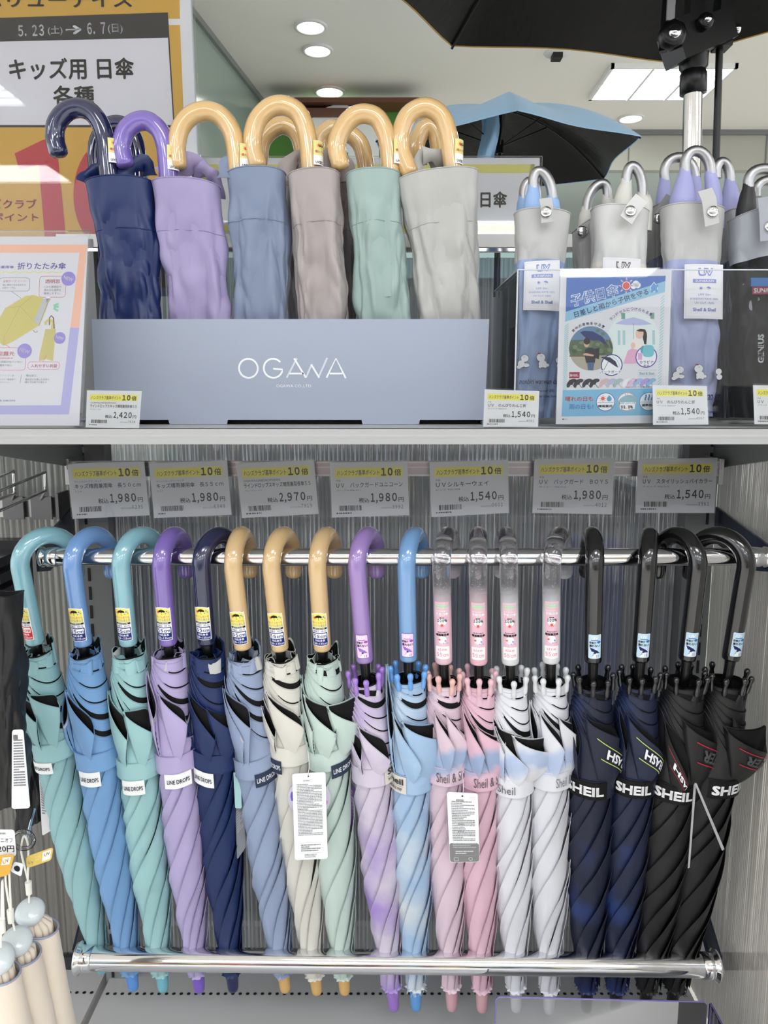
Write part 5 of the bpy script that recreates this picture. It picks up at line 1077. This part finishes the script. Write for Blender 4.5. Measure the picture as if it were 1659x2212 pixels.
c.poly([zq(*p) for p in ((0, 985), (75, 852), (250, 745), (300, 715), (390, 706), (495, 742), (388, 990), (440, 1046), (180, 1210), (98, 1252), (55, 1268), (-60, 1170), (-80, 1080))][::-1], YG, 2)
for p in (((240, 830), (75, 852)), ((240, 830), (390, 706)), ((240, 830), (388, 995)), ((240, 830), (62, 1180)), ((62, 1180), (60, 1262))): c.line([zq(*p[0]), zq(*p[1])], .0004, (180, 168, 80), 3)
c.poly([zq(*p) for p in ((492, 748), (560, 742), (442, 1046), (386, 992))][::-1], (190, 194, 196), 3); c.line([zq(558, 756), zq(444, 1046)], .0009, (190, 176, 90), 4); c.line([zq(380, 1095), zq(400, 1118), zq(425, 1116), zq(428, 1100)], .0007, (160, 120, 80), 3)
for a in ((660, 800, 606, 826), (664, 835, 608, 838), (655, 882, 606, 852)): c.line([zq(a[0], a[1]), zq(a[2], a[3])], .0022, (140, 208, 180), 3)
c.poly([zq(*p) for p in ((515, 1085), (630, 1085), (598, 1438), (520, 1416), (444, 1440), (450, 1370))][::-1], (204, 194, 112), 2); c.line([zq(*p) for p in ((522, 1036), (516, 1010), (545, 985), (585, 990), (598, 1020), (590, 1085))], .0028, (214, 200, 100), 3); c.line([zq(*p) for p in ((560, 1040), (560, 960), (580, 934), (605, 960), (612, 1080))], .0012, (90, 76, 70), 3)
for x, y, r in ((770, 524, 78), (672, 1182, 64), (287, 1326, 80)): X_ = zq(x, y); c.circ(X_[0], X_[1], r * W / 1500, PU, 3); c.text('NEW', X_[0] - r * .68 / 1500, X_[1] - r * .26 / 2098, X_[0] + r * .68 / 1500, X_[1] + r * .26 / 2098, (232, 226, 250), 4, .03, -18)
c.text('T型露先', *zs(-50, 1332, 178, 1380), RD, 2, .015); c.text('意匠登録出願済', *zs(-60, 1398, 158, 1418), RD, 2); c.text('親骨から突起が出ていない', *zs(-90, 1436, 262, 1460), (90, 90, 100), 2); c.text('安全な露先で安心。', *zs(-60, 1474, 156, 1498), (90, 90, 100), 2); bub(-200, 1292, 300, 1540, RD); c.line([zq(130, 1292), zq(66, 1246)], .0005, RD, 2)
bub(322, 1448, 668, 1532, RD); c.text('入れやすい共袋', *zs(354, 1472, 642, 1512), RD, 2, .02); c.line([zq(486, 1448), zq(530, 1372)], .0005, RD, 3)
c.text('グラスファイバー骨', *zs(-70, 1588, 172, 1612), (120, 190, 170), 2); c.text('グラスファイバー骨使用で', *zs(-80, 1632, 186, 1654), (90, 90, 100), 2); c.text('折れにくい。', *zs(-20, 1664, 118, 1684), (90, 90, 100), 2); c.line([zq(252, 1590), zq(236, 1684)], .0004, (140, 140, 150), 2)
c.text('撥水加工', *zs(302, 1588, 418, 1612), (120, 190, 170), 2, .01); c.text('撥水加工を施した生地で', *zs(294, 1632, 556, 1654), (90, 90, 100), 2); c.text('晴れでも雨でも使える', *zs(290, 1664, 528, 1684), (90, 90, 100), 2)
c.text('LINE DRÓPS', *zs(-45, 1866, 184, 1888), (70, 74, 96), 2, .01); c.mb.build('print', t)
# big yellow campaign sign
o_, n_, surf, W, H = quad_frame([(-290, -150), (406, -150), (440, 640), (-262, 640)], 1.13, 1.13)
t = thing('campaign_sign', 'big yellow and white campaign sign with red number behind the navy handles', 'sign', o_)
GL = mat('sign_face', (236, 236, 240), .08, 0, .6)
q = MB(); slab(q, surf, GL, .004); q.build('board', t)
q = MB(); slab(q, surf, CLEAR, .002, 0, 0, 1.012, 1, .004); slab(q, surf, mat('acrylic_rim', (190, 196, 204), .1), .003, 1.0, 0, 1.003, 1, .002); q.build('clear_cover', t)
c = Card(surf, W, H, lift=.0002); c.rough = .3
def zb(x, y): l = -290 + 28 * (y + 150) / 790; return ((x - l) / (698 + 4 * (y + 150) / 790), (y + 150) / 790)
def zbr(x0, y0, x1, y1): a, b = zb(x0, (y0 + y1) / 2), zb(x1, (y0 + y1) / 2); return (a[0], zb(0, y0)[1], b[0], zb(0, y1)[1])
Y_, K_ = (220, 172, 60), (24, 21, 24)
c.poly([zb(*p) for p in ((-260, -100), (387, -100), (390, 31), (-255, 34))][::-1], Y_, 1)
c.poly([zb(*p) for p in ((-255, 46), (390, 44), (412, 620), (-235, 620))][::-1], Y_, 1)
c.poly([zb(*p) for p in ((-215, 36), (364, 18), (378, 262), (-205, 262))][::-1], K_, 2)
c.poly([zb(*p) for p in ((-213, 84), (364, 71), (375, 257), (-203, 257))][::-1], (232, 230, 236), 3)
c.text('5.23', *zbr(40, 44, 96, 68), (240, 240, 244), 4, .02, 1.5); c.text('(土)', *zbr(104, 46, 136, 66), (240, 240, 244), 4, .01, 1.5); c.text('→', *zbr(143, 45, 177, 64), (240, 240, 244), 4, .03, 1.5); c.text('6.7', *zbr(189, 39, 229, 64), (240, 240, 244), 4, .02, 1.5); c.text('(日)', *zbr(234, 42, 266, 63), (240, 240, 244), 4, .01, 1.5)
c.text('キッズ用 日傘', *zbr(20, 113, 291, 160), K_, 5, .025, .5); c.text('各種', *zbr(115, 172, 205, 219), K_, 5, .025)
c.text('ハンズバリューデイズ', *zbr(-180, -25, 290, 8), K_, 5, .02)
RR_ = (198, 40, 54)
c.poly([zb(*p) for p in ((32, 319), (94, 289), (122, 289), (146, 540), (100, 540), (84, 344), (42, 356))][::-1], RR_, 4)
P = [zb(236 + 77 * math.cos(a), 410 + 122 * math.sin(a)) for a in [2 * math.pi * k / 40 for k in range(41)]]
c.poly(P[:-1][::-1], RR_, 4); P = [zb(236 + 30 * math.cos(a), 410 + 78 * math.sin(a)) for a in [2 * math.pi * k / 32 for k in range(32)]]; c.poly(P[::-1], Y_, 5)
c.text('ハンズクラブ', *zbr(-70, 420, 80, 441), RR_, 5, .02); c.text('基準ポイント', *zbr(-70, 451, 84, 470), RR_, 5, .02); c.mb.build('print', t)
# second sign behind the box, partly hidden
o_, n_, surf, W, H = quad_frame([(432, 341), (1166, 341), (1164, 512), (434, 512)], 1.155, 1.15)
t = thing('campaign_sign', 'low sign with yellow-green border behind the box, two large characters visible at its right end', 'sign', o_)
q = MB(); slab(q, surf, mat('sign_grey', (206, 206, 210), .12, 0, .5), .004); q.build('board', t); q = MB(); slab(q, surf, CLEAR, .002, -.004, -.012, 1.006, 1, .004); q.build('clear_cover', t)
c = Card(surf, W, H, lift=.0002); G_ = (206, 200, 104)
c.rect(.01, .08, .985, .19, G_); c.rect(.01, .85, .985, .94, G_); c.rect(.972, .08, .985, .94, G_); c.rect(.01, .08, .022, .94, G_)
c.text('子供用', .55, .42, .80, .63, K_, 2, .025); c.text('日傘', .826, .42, .905, .63, K_, 2, .025); c.mb.build('print', t)
# ------------------------------------------------------------------ open blue umbrella in the background
hh_ = .75; cen = Vector((.50 * hh_, 3.52 * hh_, CAMZ + hh_)); RU = .60 * hh_
t = thing('open_umbrella', 'open light blue umbrella with black underside in the background, left of the chrome pole', 'umbrella', cen)
corner = [cen + Vector((.155 * hh_ * 0, 0, 0))] ; a0 = math.atan2(2.89 - 3.52, .474 - .50); NR_ = 6; Hd = RU * .36
BLO = fabric('blue_outer', (150, 206, 255), rough=.4); BLI = fabric('black_inner', (20, 19, 20), rough=.35)
def canopy_pt(a, r, n=NR_, a0=a0, RU=RU, Hd=Hd, sagr=.06, sagz=.10):
    k = (a - a0) / (2 * math.pi) * n; fr = k - math.floor(k); w_ = math.sin(math.pi * fr)
    rr = RU * r * (1 - (1 - math.cos(math.pi / n)) * w_ * .95) * (1 - sagr * w_ * r)
    return Vector((rr * math.cos(a), rr * math.sin(a), Hd * (1 - r ** 2.2) - Hd * sagz * w_ * math.sin(math.pi * min(1, r)) ** .8))
q = MB(); q.grid(lambda u, v: canopy_pt(a0 + 2 * math.pi * u, max(.001, v)) + Vector((0, 0, .0012)), 72, 14, BLO, cu=True); q.tube([canopy_pt(a0 + 2 * math.pi * k / 72, 1) for k in range(73)], .0016, BLO, 6); q.build('canopy', t)
q = MB(); q.grid(lambda u, v: canopy_pt(a0 + 2 * math.pi * u, max(.001, v) * .996), 72, 14, BLI, cu=True, flip=True); q.build('lining', t)
for k in range(NR_):
    a = a0 + 2 * math.pi * k / NR_; q = MB(); q.tube([canopy_pt(a, .03 + .97 * j / 10) - Vector((0, 0, .006)) for j in range(11)], .0028, BLACKM, 6)
    q.tube([canopy_pt(a, .42) - Vector((0, 0, .008)), Vector((.012 * math.cos(a), .012 * math.sin(a), Hd - .115))], .0022, BLACKM, 6); q.build('rib', t)
q = MB(); q.tube([(0, 0, Hd), (0, 0, Hd - .12), (0, 0, -.16)], .0055, BLACKM, 12); q.tube([(0, 0, Hd - .10), (0, 0, Hd - .14)], .012, BLACKM, 12); q.build('shaft', t)
q = MB(); q.grid(lambda u, v: Vector((-.07 + .055 * u + .008 * math.sin(v * 5), -.05 + .02 * math.sin(u * 6 + v * 3), Hd * .80 - .15 * v)), 8, 8, BLO); q.build('tie_strap', t)
q = MB(); q.tube([(0, 0, -.16), (0, 0, -.22), (0, 0, -.27)], [.012, .015, .013], BLACKM, 14); q.build('handle', t)
q = MB(); q.lathe([(.045, 0), (.045, .01), (.012, .014), (.010, .3)], BLACKM, 20, (0, 0, -.57)); q.box((0, 0, -.59), (.3, .3, .04), WHITEM); q.box((0, 0, -1.38), (.26, .26, 1.54), WHITEM); q.build('stand', t)
# ------------------------------------------------------------------ big black parasol on its clamp and pole
hb_ = .75; cb = Vector((.493, 1.25, CAMZ + hb_)); RB_ = .655
t = thing('parasol', 'big open black umbrella with thin gold edge overhead at upper right', 'umbrella', cb)
a1_ = math.atan2(1.87 - 1.25, .638 - .493); BKO = fabric('black_canopy', (17, 17, 18), rough=.5)
cp = lambda a, r: canopy_pt(a, r, 8, a1_, RB_, .22, .045, .06)
q = MB(); q.grid(lambda u, v: cp(a1_ + 2 * math.pi * u, max(.001, v)), 96, 12, BKO, cu=True); q.grid(lambda u, v: cp(a1_ + 2 * math.pi * u, max(.001, v)) + Vector((0, 0, .0015)), 96, 12, fabric('gold_outer', (176, 140, 70)), cu=True, flip=True); q.build('canopy', t)
q = MB(); q.tube([cp(a1_ + 2 * math.pi * k / 96, 1) for k in range(97)], .0016, mat('gold_edge', (176, 138, 62), .5), 6); q.build('edge_piping', t)
for k in range(8):
    a = a1_ + 2 * math.pi * k / 8; q = MB(); q.tube([cp(a, .03 + .97 * j / 10) - Vector((0, 0, .006)) for j in range(11)], .003, BLACKM, 6); q.build('rib', t)
pa, pb_ = at(1556, 40, 1.30) - cb, at(1539, 600, 1.30) - cb
q = MB(); d = (pa - pb_).normalized(); q.tube([pa + d * .35, pa, pb_], .0056, BLACKM, 14); q.build('shaft', t)
P0 = at(1490, 600, 1.30); P1_ = at(1497, 205, 1.30)
t = thing('display_pole', 'chrome pole with black clamp head holding up the black umbrella', 'pole', P0)
dv = (P1_ - P0).normalized(); V = P1_ - P0
q = MB(); q.tube([Vector((0, 0, 0)) - dv * (P0.z - .002), V], .0145, CHROME, 28); q.build('tube', t)
def pt(x, y, D=1.30): return at(x, y, D) - P0
q = MB(); q.lathe([(.0150, 0), (.0205, .002), (.0205, .030), (.0185, .034), (.0185, .036), (.0215, .040), (.0225, .065), (.0215, .088), (.018, .10), (.012, .108)], BLACKM, 28, V, dv); q.build('collar', t)
for k in range(12):
    pass
q = MB(); e = V + dv * .10; q.bar(e, e + dv * .05, .026, .022, BLACKM); q.bar(pt(1450, 108, 1.275), pt(1562, 60, 1.30), .05, .045, BLACKM); q.bar(pt(1476, 40, 1.29), pt(1500, 118, 1.29), .03, .03, BLACKM); q.box(pt(1562, 50, 1.30), (.022, .03, .075), BLACKM); q.build('clamp_head', t)
q = MB(); 
for (x, y, r) in ((1449, 80, .021), (1519, 52, .012)): q.lathe([(r, 0), (r, .012), (r * .8, .016), (r * .45, .016)], BLACKM, 8, pt(x, y, 1.262), (0, -1, 0)); q.lathe([(r * .45, .0), (r * .4, .006), (.0001, .007)], CHROME, 12, pt(x, y, 1.262) + Vector((0, -.015, 0)), (0, -1, 0))
q.build('clamp_knob', t)
q = MB(); q.tube([pt(1565, 60, 1.29), pt(1594, 62, 1.285)], [.0045, .0045], CHROME, 12); q.lathe([(.0001, -.006), (.006, -.004), (.007, 0), (.006, .004), (.0001, .006)], CHROME, 14, pt(1592, 62, 1.285), (1, 0, 0)); q.build('clamp_screw', t)
q = MB(); q.bar(pt(1440, 0, 1.28), pt(1432, 112, 1.27), .011, .008, BLACKM); q.box(pt(1449, 20, 1.27), (.012, .004, .032), mat('clip_plate', (170, 170, 170), .3, .6)); q.build('clamp_arm', t)
# ------------------------------------------------------------------ hang tags
def hang_tag(label, px, Dt, Db, col, string=None, rows=0, bottom=None, hole=None, extra=None, group=None, th=.0006, txt=(120, 120, 126), seed=1):
    o, n, surf, W, H = quad_frame(px, Dt, Db); t = thing('hang_tag', label, 'tag', o, group=group); r = min(.003, W * .2)
    q = MB(); P = []
    for cx, cy, a in ((1 - r / W, r / H, 0), (r / W, r / H, 90), (r / W, 1 - r / H, 180), (1 - r / W, 1 - r / H, 270)):
        P += [surf(cx + r / W * math.cos(R(a + k)), cy - r / H * math.sin(R(a + k)), -th) for k in (0, 30, 60, 90)]
    q.poly(P, ink(col, .5), th, n); q.build('card', t); c = Card(surf, W, H, lift=.0001)
    if bottom: c.rrect(0.01, bottom[0], .99, .995, r, bottom[1], 1)
    if rows: c.small(.13, .12, .88, .72 if bottom is None else bottom[0] - .02, rows, txt, 2, seed, .55)
    if hole: c.circ(hole[0], hole[1], .0011, (40, 40, 60), 3, 12)
    if extra: extra(c)
    if c.mb.v: c.mb.build('print', t)
    if string:
        P = smooth_path([tuple(at(x, y, D) - o) for x, y, D in string], 4); q = MB(); q.tube(P, .00045, ink((225, 225, 225)), 6); q.build('string', t)
    return t
def ex1(c):
    c.frame(.30, .075, .62, .095, .0002, (120, 120, 126), 2); c.small(.33, .08, .60, .092, 1, (110, 110, 116), 2, 3)
    c.frame(.12, .80, .86, .92, .0002, (150, 150, 154), 2); c.line([(.12, .86), (.86, .86)], .0002, (150, 150, 154), 2); c.small(.2, .82, .8, .91, 4, (110, 110, 116), 2, 9, .5); c.small(.3, .935, .68, .98, 3, (120, 120, 126), 2, 5, .5)
tg = hang_tag('white rounded care tag with dense small print between the cream and sage umbrellas', [(631, 1672), (703, 1668), (708, 1855), (637, 1858)], .862, .872, (238, 238, 238), [(664, 1679, .861), (668, 1655, .862), (665, 1620, .875)], 34, None, (.48, .035), ex1, seed=4)
o_ = at(668, 1724, .878); t = thing('hang_tag', 'round lilac tag half hidden behind the white care tag', 'tag', o_)
q = MB(); q.lathe([(.0001, .0004), (.0262, .0004), (.0262, -.0004), (.0001, -.0004)], ink((214, 206, 224)), 36, (0, 0, 0), (0, -1, 0)); q.build('card', t)
c = Card(lambda x, y, h: Vector(((x - .5) * .052, -.0006 - h, (.5 - y) * .052)), .052, .052); c.ell(.10, .45, .04, .12, (110, 100, 190), 1); c.ell(.90, .60, .03, .06, (214, 120, 190), 1); c.mb.build('print', t)
def ex2(c):
    for y, w_ in ((.095, .25), (.43, .22), (.545, .2)): c.rrect(.42 - w_ / 2, y, .42 + w_ / 2, y + .022, .0006, (110, 110, 114), 3); c.small(.45 - w_ / 2, y + .005, .42 + w_ / 2, y + .018, 1, (240, 240, 240), 4, 2)
    c.frame(.72, .055, .92, .08, .0002, (140, 140, 144), 3); c.small(.12, .72, .9, .80, 3, (190, 190, 190), 3, 5, .5); c.frame(.14, .82, .88, .9, .0002, (180, 180, 180), 3); c.small(.2, .83, .8, .89, 2, (225, 225, 225), 4, 7, .5)
    c.ring(.70, .95, .0022, .0004, (235, 235, 235), 3); c.frame(.15, .93, .28, .975, .0004, (235, 235, 235), 3, .0006)
hang_tag('white care tag with grey lower part between the two pink umbrellas', [(965, 1711), (1032, 1714), (1036, 1862), (972, 1863)], .866, .874, (238, 238, 238), [(999, 1718, .865), (1001, 1700, .866), (998, 1660, .885)], 24, (.72, (128, 128, 128)), (.5, .045), ex2, seed=8)
hang_tag('smoky grey care tag turned sideways left of the blue grey umbrella', [(506, 1668), (520, 1662), (531, 1830), (512, 1858)], .90, .905, (120, 124, 130), [(513, 1668, .90), (516, 1620, .91)], 20, None, None, None, seed=6, txt=(160, 164, 168))
hang_tag('round mint tag seen edge-on left of the blue grey umbrella', [(504, 1668), (520, 1668), (522, 1746), (508, 1746)], .893, .893, (160, 196, 200))
hang_tag('thin white tag seen edge-on between the blue and mint umbrellas', [(262, 1690), (266, 1690), (280, 1836), (275, 1838)], .90, .92, (222, 222, 214))
hang_tag('thin white tag seen edge-on between the mint and lavender umbrellas', [(346, 1672), (350, 1672), (362, 1824), (357, 1826)], .90, .92, (222, 222, 214))
hang_tag('purple printed tag turned sideways left of the lilac umbrella', [(752, 1683), (768, 1704), (764, 1816), (757, 1790)], .91, .92, (112, 84, 140), [(753, 1683, .91), (748, 1660, .915)], 10, None, None, None, seed=3, txt=(210, 190, 220))
hang_tag('small plain purple tag beside the strap of the lilac umbrella', [(748, 1622), (766, 1620), (764, 1666), (750, 1668)], .93, .93, (176, 150, 204))
hang_tag('thin grey tag seen edge-on between the two white umbrellas', [(1147, 1700), (1152, 1700), (1156, 1842), (1151, 1858)], .90, .915, (196, 196, 198))
hang_tag('long thin tag edge hanging almost straight between the two black umbrellas', [(1499, 1694), (1504, 1694), (1490, 1874), (1486, 1876)], .862, .868, (176, 176, 178))
hang_tag('long thin tag edge slanting to the right over the rightmost black umbrella', [(1500, 1692), (1505, 1692), (1565, 1834), (1560, 1838)], .858, .866, (176, 176, 178))
hang_tag('white care tag hanging behind the leftmost mint umbrella', [(82, 1640), (93, 1680), (114, 1792), (91, 1806)], .90, .905, (206, 206, 208), None, 16, None, None, None, seed=12)
# ------------------------------------------------------------------ things at the left edge
def cased(label, px, D, m, seed, depth=.05, name='pouch_umbrella'):
    o = at((px[0][0] + px[1][0]) / 2, px[0][1], D + depth / 2); t = thing(name, label, 'umbrella', o)
    pouch(t, o, px, D, depth, m, seed, hem=0, wr=.8); return t, o
BF_ = fabric('black_case', (20, 20, 22), rough=.45)
for lab, px, D, sd in (('black cloth umbrella case at the left edge, the nearer one with the white tag', [(-70, 1296), (17, 1296), (37, 1742), (-50, 1772)], .78, 61), ('black cloth umbrella case hanging just behind the nearest black one', [(12, 1420), (42, 1424), (97, 1776), (20, 1806)], .945, 62)):
    t, o = cased(lab, px, D, BF_, sd); q = MB(); a = at((px[0][0] + px[1][0]) / 2, px[0][1], D + .025) - o
    q.tube(smooth_path([tuple(a + Vector((-.012, 0, 0))), tuple(a + Vector((-.01, 0, .05))), tuple(a + Vector((0, .02, .085))), tuple(a + Vector((.01, 0, .05))), tuple(a + Vector((.012, 0, 0)))], 5), .002, BF_, 8); q.build('hanging_loop', t)
hang_tag('white printed tag on the nearest black case at the left edge', [(26, 1577), (50, 1576), (65, 1746), (25, 1748)], .768, .772, (232, 232, 232), None, 18, None, None, lambda c: c.barcode(.1, .06, .5, .12, 5), seed=15)
def ex3(c): c.text('ミニオフ', .45, .30, .93, .46, (50, 50, 60), 2); c.text('1,620円', .2, .58, .96, .84, (40, 40, 50), 2, .01); c.small(.4, .1, .9, .2, 1, (140, 140, 146), 2, 3)
hang_tag('white price tag ending in 20 yen at the left edge', [(-42, 1792), (31, 1793), (35, 1850), (-38, 1851)], .70, .705, (232, 232, 232), None, 0, None, None, ex3)
def ex4(c): c.rect(.62, .12, .94, .85, (236, 230, 220), 2); c.text('UV', .68, .25, .9, .5, (220, 180, 110), 3, .02); c.text('55', .05, .45, .25, .8, (240, 224, 170), 2, .02); c.text('115', .35, .25, .55, .6, (240, 224, 170), 2)
hang_tag('yellow size label sticking out to the right over the beige umbrellas', [(56, 1851), (115, 1830), (111, 1858), (58, 1876)], .715, .715, (212, 184, 96), None, 0, None, None, ex4)
def ex5(c): c.rect(.35, .1, .85, .45, (236, 226, 214), 2); c.text('UV', .42, .18, .76, .38, (220, 170, 90), 3, .02, 20)
hang_tag('orange-yellow size label at the left edge below the white price tag', [(-6, 1848), (31, 1846), (20, 1890), (-16, 1899)], .695, .695, (214, 164, 70), None, 0, None, None, ex5)
hang_tag('small white label with a round dark emblem below the clear hanging hook', [(30, 1862), (50, 1866), (46, 1894), (22, 1882)], .70, .70, (226, 232, 238), None, 0, None, None, lambda c: c.circ(.5, .5, .0032, (30, 30, 36), 2))
CORD = mat('white_cord', (232, 230, 220), .6); BEI = fabric('beige_cloth', (228, 212, 190), rough=.7); CAPM = mat('frosted_cap', (196, 204, 206), .25, 0, .5)
for lab, cap, cr, top, bot, D, cord in (
   ('beige folded umbrella with frosted round cap, rightmost of the beige ones at lower left', (65, 1970), .0150, (86, 2004), (130, 2260), .735, [(63, 1950, .735), (61, 1905, .735), (46, 1840, .733), (52, 1806, .733), (61, 1830, .733), (60, 1900, .734)]),
   ('beige folded umbrella with frosted round cap, middle of the beige ones at lower left', (36, 2034), .0155, (48, 2060), (86, 2280), .700, [(32, 2010, .70), (22, 1965, .70), (12, 1900, .70), (18, 1860, .70), (22, 1930, .70), (24, 1966, .70)]),
   ('beige folded umbrella with frosted round cap, cut off by the left edge', (-4, 2072), .0155, (0, 2100), (44, 2300), .665, [(2, 2046, .665), (3, 1985, .665), (5, 1900, .665), (8, 1985, .665)])):
    C0 = at(*cap, D); T0 = at(*top, D + .006); B0 = at(*bot, D + .02); t = thing('folding_umbrella', lab, 'umbrella', C0); ax = (T0 - B0).normalized()
    q = MB(); q.lathe([(.0001, .0075), (cr * .6, .0068), (cr * .9, .0045), (cr, .001), (cr * .96, -.002), (cr * .5, -.004), (.0001, -.004)], CAPM, 32, (0, 0, 0), Vector((.15, -.55, .8))); q.build('end_cap', t)
    q = MB(); L_ = (T0 - B0).length; rt = .0175; sd = cap[0]
    A = T0 - C0; xa = ax.cross(Vector((0, 1, 0))).normalized(); ya = ax.cross(xa)
    def bod(u, v, k=1.0): 
        a = 6.2832 * u; r = rt * k * (1 + .18 * v) * (1 + .05 * math.sin(2 * a + v * 3 + sd) + .035 * abs(noise.noise(Vector((math.cos(a), math.sin(a), v * 6 + sd)))))
        return A - ax * (L_ * v - .004 * math.sin(a + 1)) + xa * math.cos(a) * r + ya * math.sin(a) * r
    q.grid(bod, 40, 24, BEI, cu=True); q.grid(lambda u, v: bod(u, v * .06, .94), 30, 2, BEI, cu=True, flip=True); q.build('case', t)
    q = MB(); q.tube([bod(k / 40, 0) for k in range(41)], .0011, mat('blue_grey_piping', (150, 158, 182)), 8); q.build('piping', t)
    q = MB()
    for k in range(10):
        a = 6.2832 * k / 10; b_ = A + xa * math.cos(a) * .010 + ya * math.sin(a) * .010; q.tube([b_ - ax * .012, b_ + ax * .004, b_ * .55 + ax * .004], [.0032, .0036, .002], BEI, 7)
    q.build('gathered_cloth', t)
    q = MB(); q.tube(smooth_path([tuple(at(*p) - C0) for p in cord], 5), .0011, CORD, 8); p = at(*cord[1]) - C0; q.tube([p, p - Vector((0, 0, .014))], [.0034, .003], CORD, 10); q.build('wrist_cord', t)
o_ = at(52, 1812, .732); t = thing('display_hook_tip', 'clear plastic loop around a display hook end above the beige umbrellas', 'hook', o_)
q = MB(); q.tube([Vector((.011 * math.cos(a), -.002, .010 * math.sin(a))) for a in [2 * math.pi * k / 24 for k in range(25)]], .0022, clear('clear_loop', (.8, .82, .84)), 10); q.build('clear_loop', t); q = MB(); q.tube([(0, .004, -.004), (-.012, .05, .004)], .0018, CHROME, 8); q.build('wire', t)
# wire display hooks of the neighbouring bay
for i, (lab, pr, pf) in enumerate((('wire display hook on the left bay rail, nearer to the price cards', [(97, 1020), (98, 1060)], [(-30, 1072), (-30, 1116)]), ('wire display hook on the left bay rail, cut off by the left edge', [(29, 1018), (32, 1066)], [(-60, 1052), (-60, 1100)]))):
    a, b = at(*pr[0], 1.03), at(*pr[1], 1.03); c_, d_ = at(*pf[0], .90), at(*pf[1], .90); t = thing('display_hook', lab, 'hook', b, group='wire hooks at upper left')
    q = MB(); q.tube([p - b for p in smooth_path([tuple(c_), tuple(a + (c_ - a) * .12), tuple(a), tuple(a + (b - a) * .15), tuple(b - (b - a) * .15), tuple(b), tuple(b + (d_ - b) * .12), tuple(d_)], 4)], .0021, CHROME, 10); q.build('wire', t)
    px0 = (66, 1072) if i == 0 else (5, 1072); e0, e1 = at(*px0, 1.045) - b, at(px0[0] + 48, 1122, 1.045) - b
    q = MB(); q.box((e0 + e1) / 2, (abs(e1.x - e0.x), .003, abs(e0.z - e1.z)), mat('plate_metal', (118, 118, 120), .3, .7)); q.tube([(b - b) , Vector(((e0.x + e1.x) / 2, e0.y - .001, e0.z - .004))], .0021, CHROME, 8); q.build('plate', t)
a, b = at(-80, 1095, 1.055), at(130, 1095, 1.055); t = thing('hook_rail', 'metal rail carrying the wire hooks at upper left', 'rail', a)
q = MB(); q.box(((b - a).x / 2, 0, 0), ((b - a).x, .006, .028), STEEL); q.build('rail_strip', t); q = MB(); q.box(((b - a).x, .01, .002), (.004, .04, .036), mat('plate_metal', (118, 118, 120), .3, .7)); q.build('rail_bracket', t)
o_ = at(0, 1240, .95); t = thing('small_bin', 'dark smoky plastic bin at the left edge beside the first mint handle', 'bin', o_)
for k, z in enumerate((.02, .0, -.02)): q = MB(); q.box((-.02, 0, z), (.07, .06, .012), mat('smoky_plastic', (40, 40, 44), .15)); q.build('divider', t)
q = MB(); q.box((-.02, .04, 0), (.078, .02, .075), mat('smoky_plastic', (40, 40, 44), .15)); q.build('back', t)
# clear bin at the lower right
o_ = Vector((at(1300, 2165, .87).x, .87, DECK_Z)); t = thing('acrylic_bin', 'clear acrylic bin with violet edges on the deck at lower right', 'bin', o_)
a, b = at(1072, 2155, .87) - o_, at(1528, 2166, .87) - o_; q = MB(); zb_ = .0006
P = [Vector((a.x, 0, zb_)), Vector((b.x, 0, zb_)), Vector((b.x, 0, b.z - .004)), Vector((b.x - .004, 0, b.z)), Vector((a.x + .004, 0, a.z)), Vector((a.x, 0, a.z - .004))]
q.poly(P, CLEARP, .0025, Vector((0, 1, 0))); q.build('front_pane', t)
q = MB(); q.tube([p + Vector((0, .0012, 0)) for p in P[1:] + P[:1]], .0011, PURPLE_EDGE, 6); q.build('polished_edge', t)
a2, b2 = at(1536, 2168, .87) - o_, at(1556, 2216, .80) - o_
q = MB(); q.poly([Vector((a2.x, .0, zb_)), Vector((a2.x, -.09, zb_)), Vector((a2.x, -.09, a2.z)), Vector((a2.x, .0, a2.z))], CLEARP, .0025, Vector((-1, 0, 0))); q.build('side_pane', t)
q = MB(); q.tube([Vector((a2.x, 0, zb_)), Vector((a2.x, 0, a2.z)), Vector((a2.x, -.09, a2.z))], .0012, PURPLE_EDGE, 6); q.build('polished_edge', t)
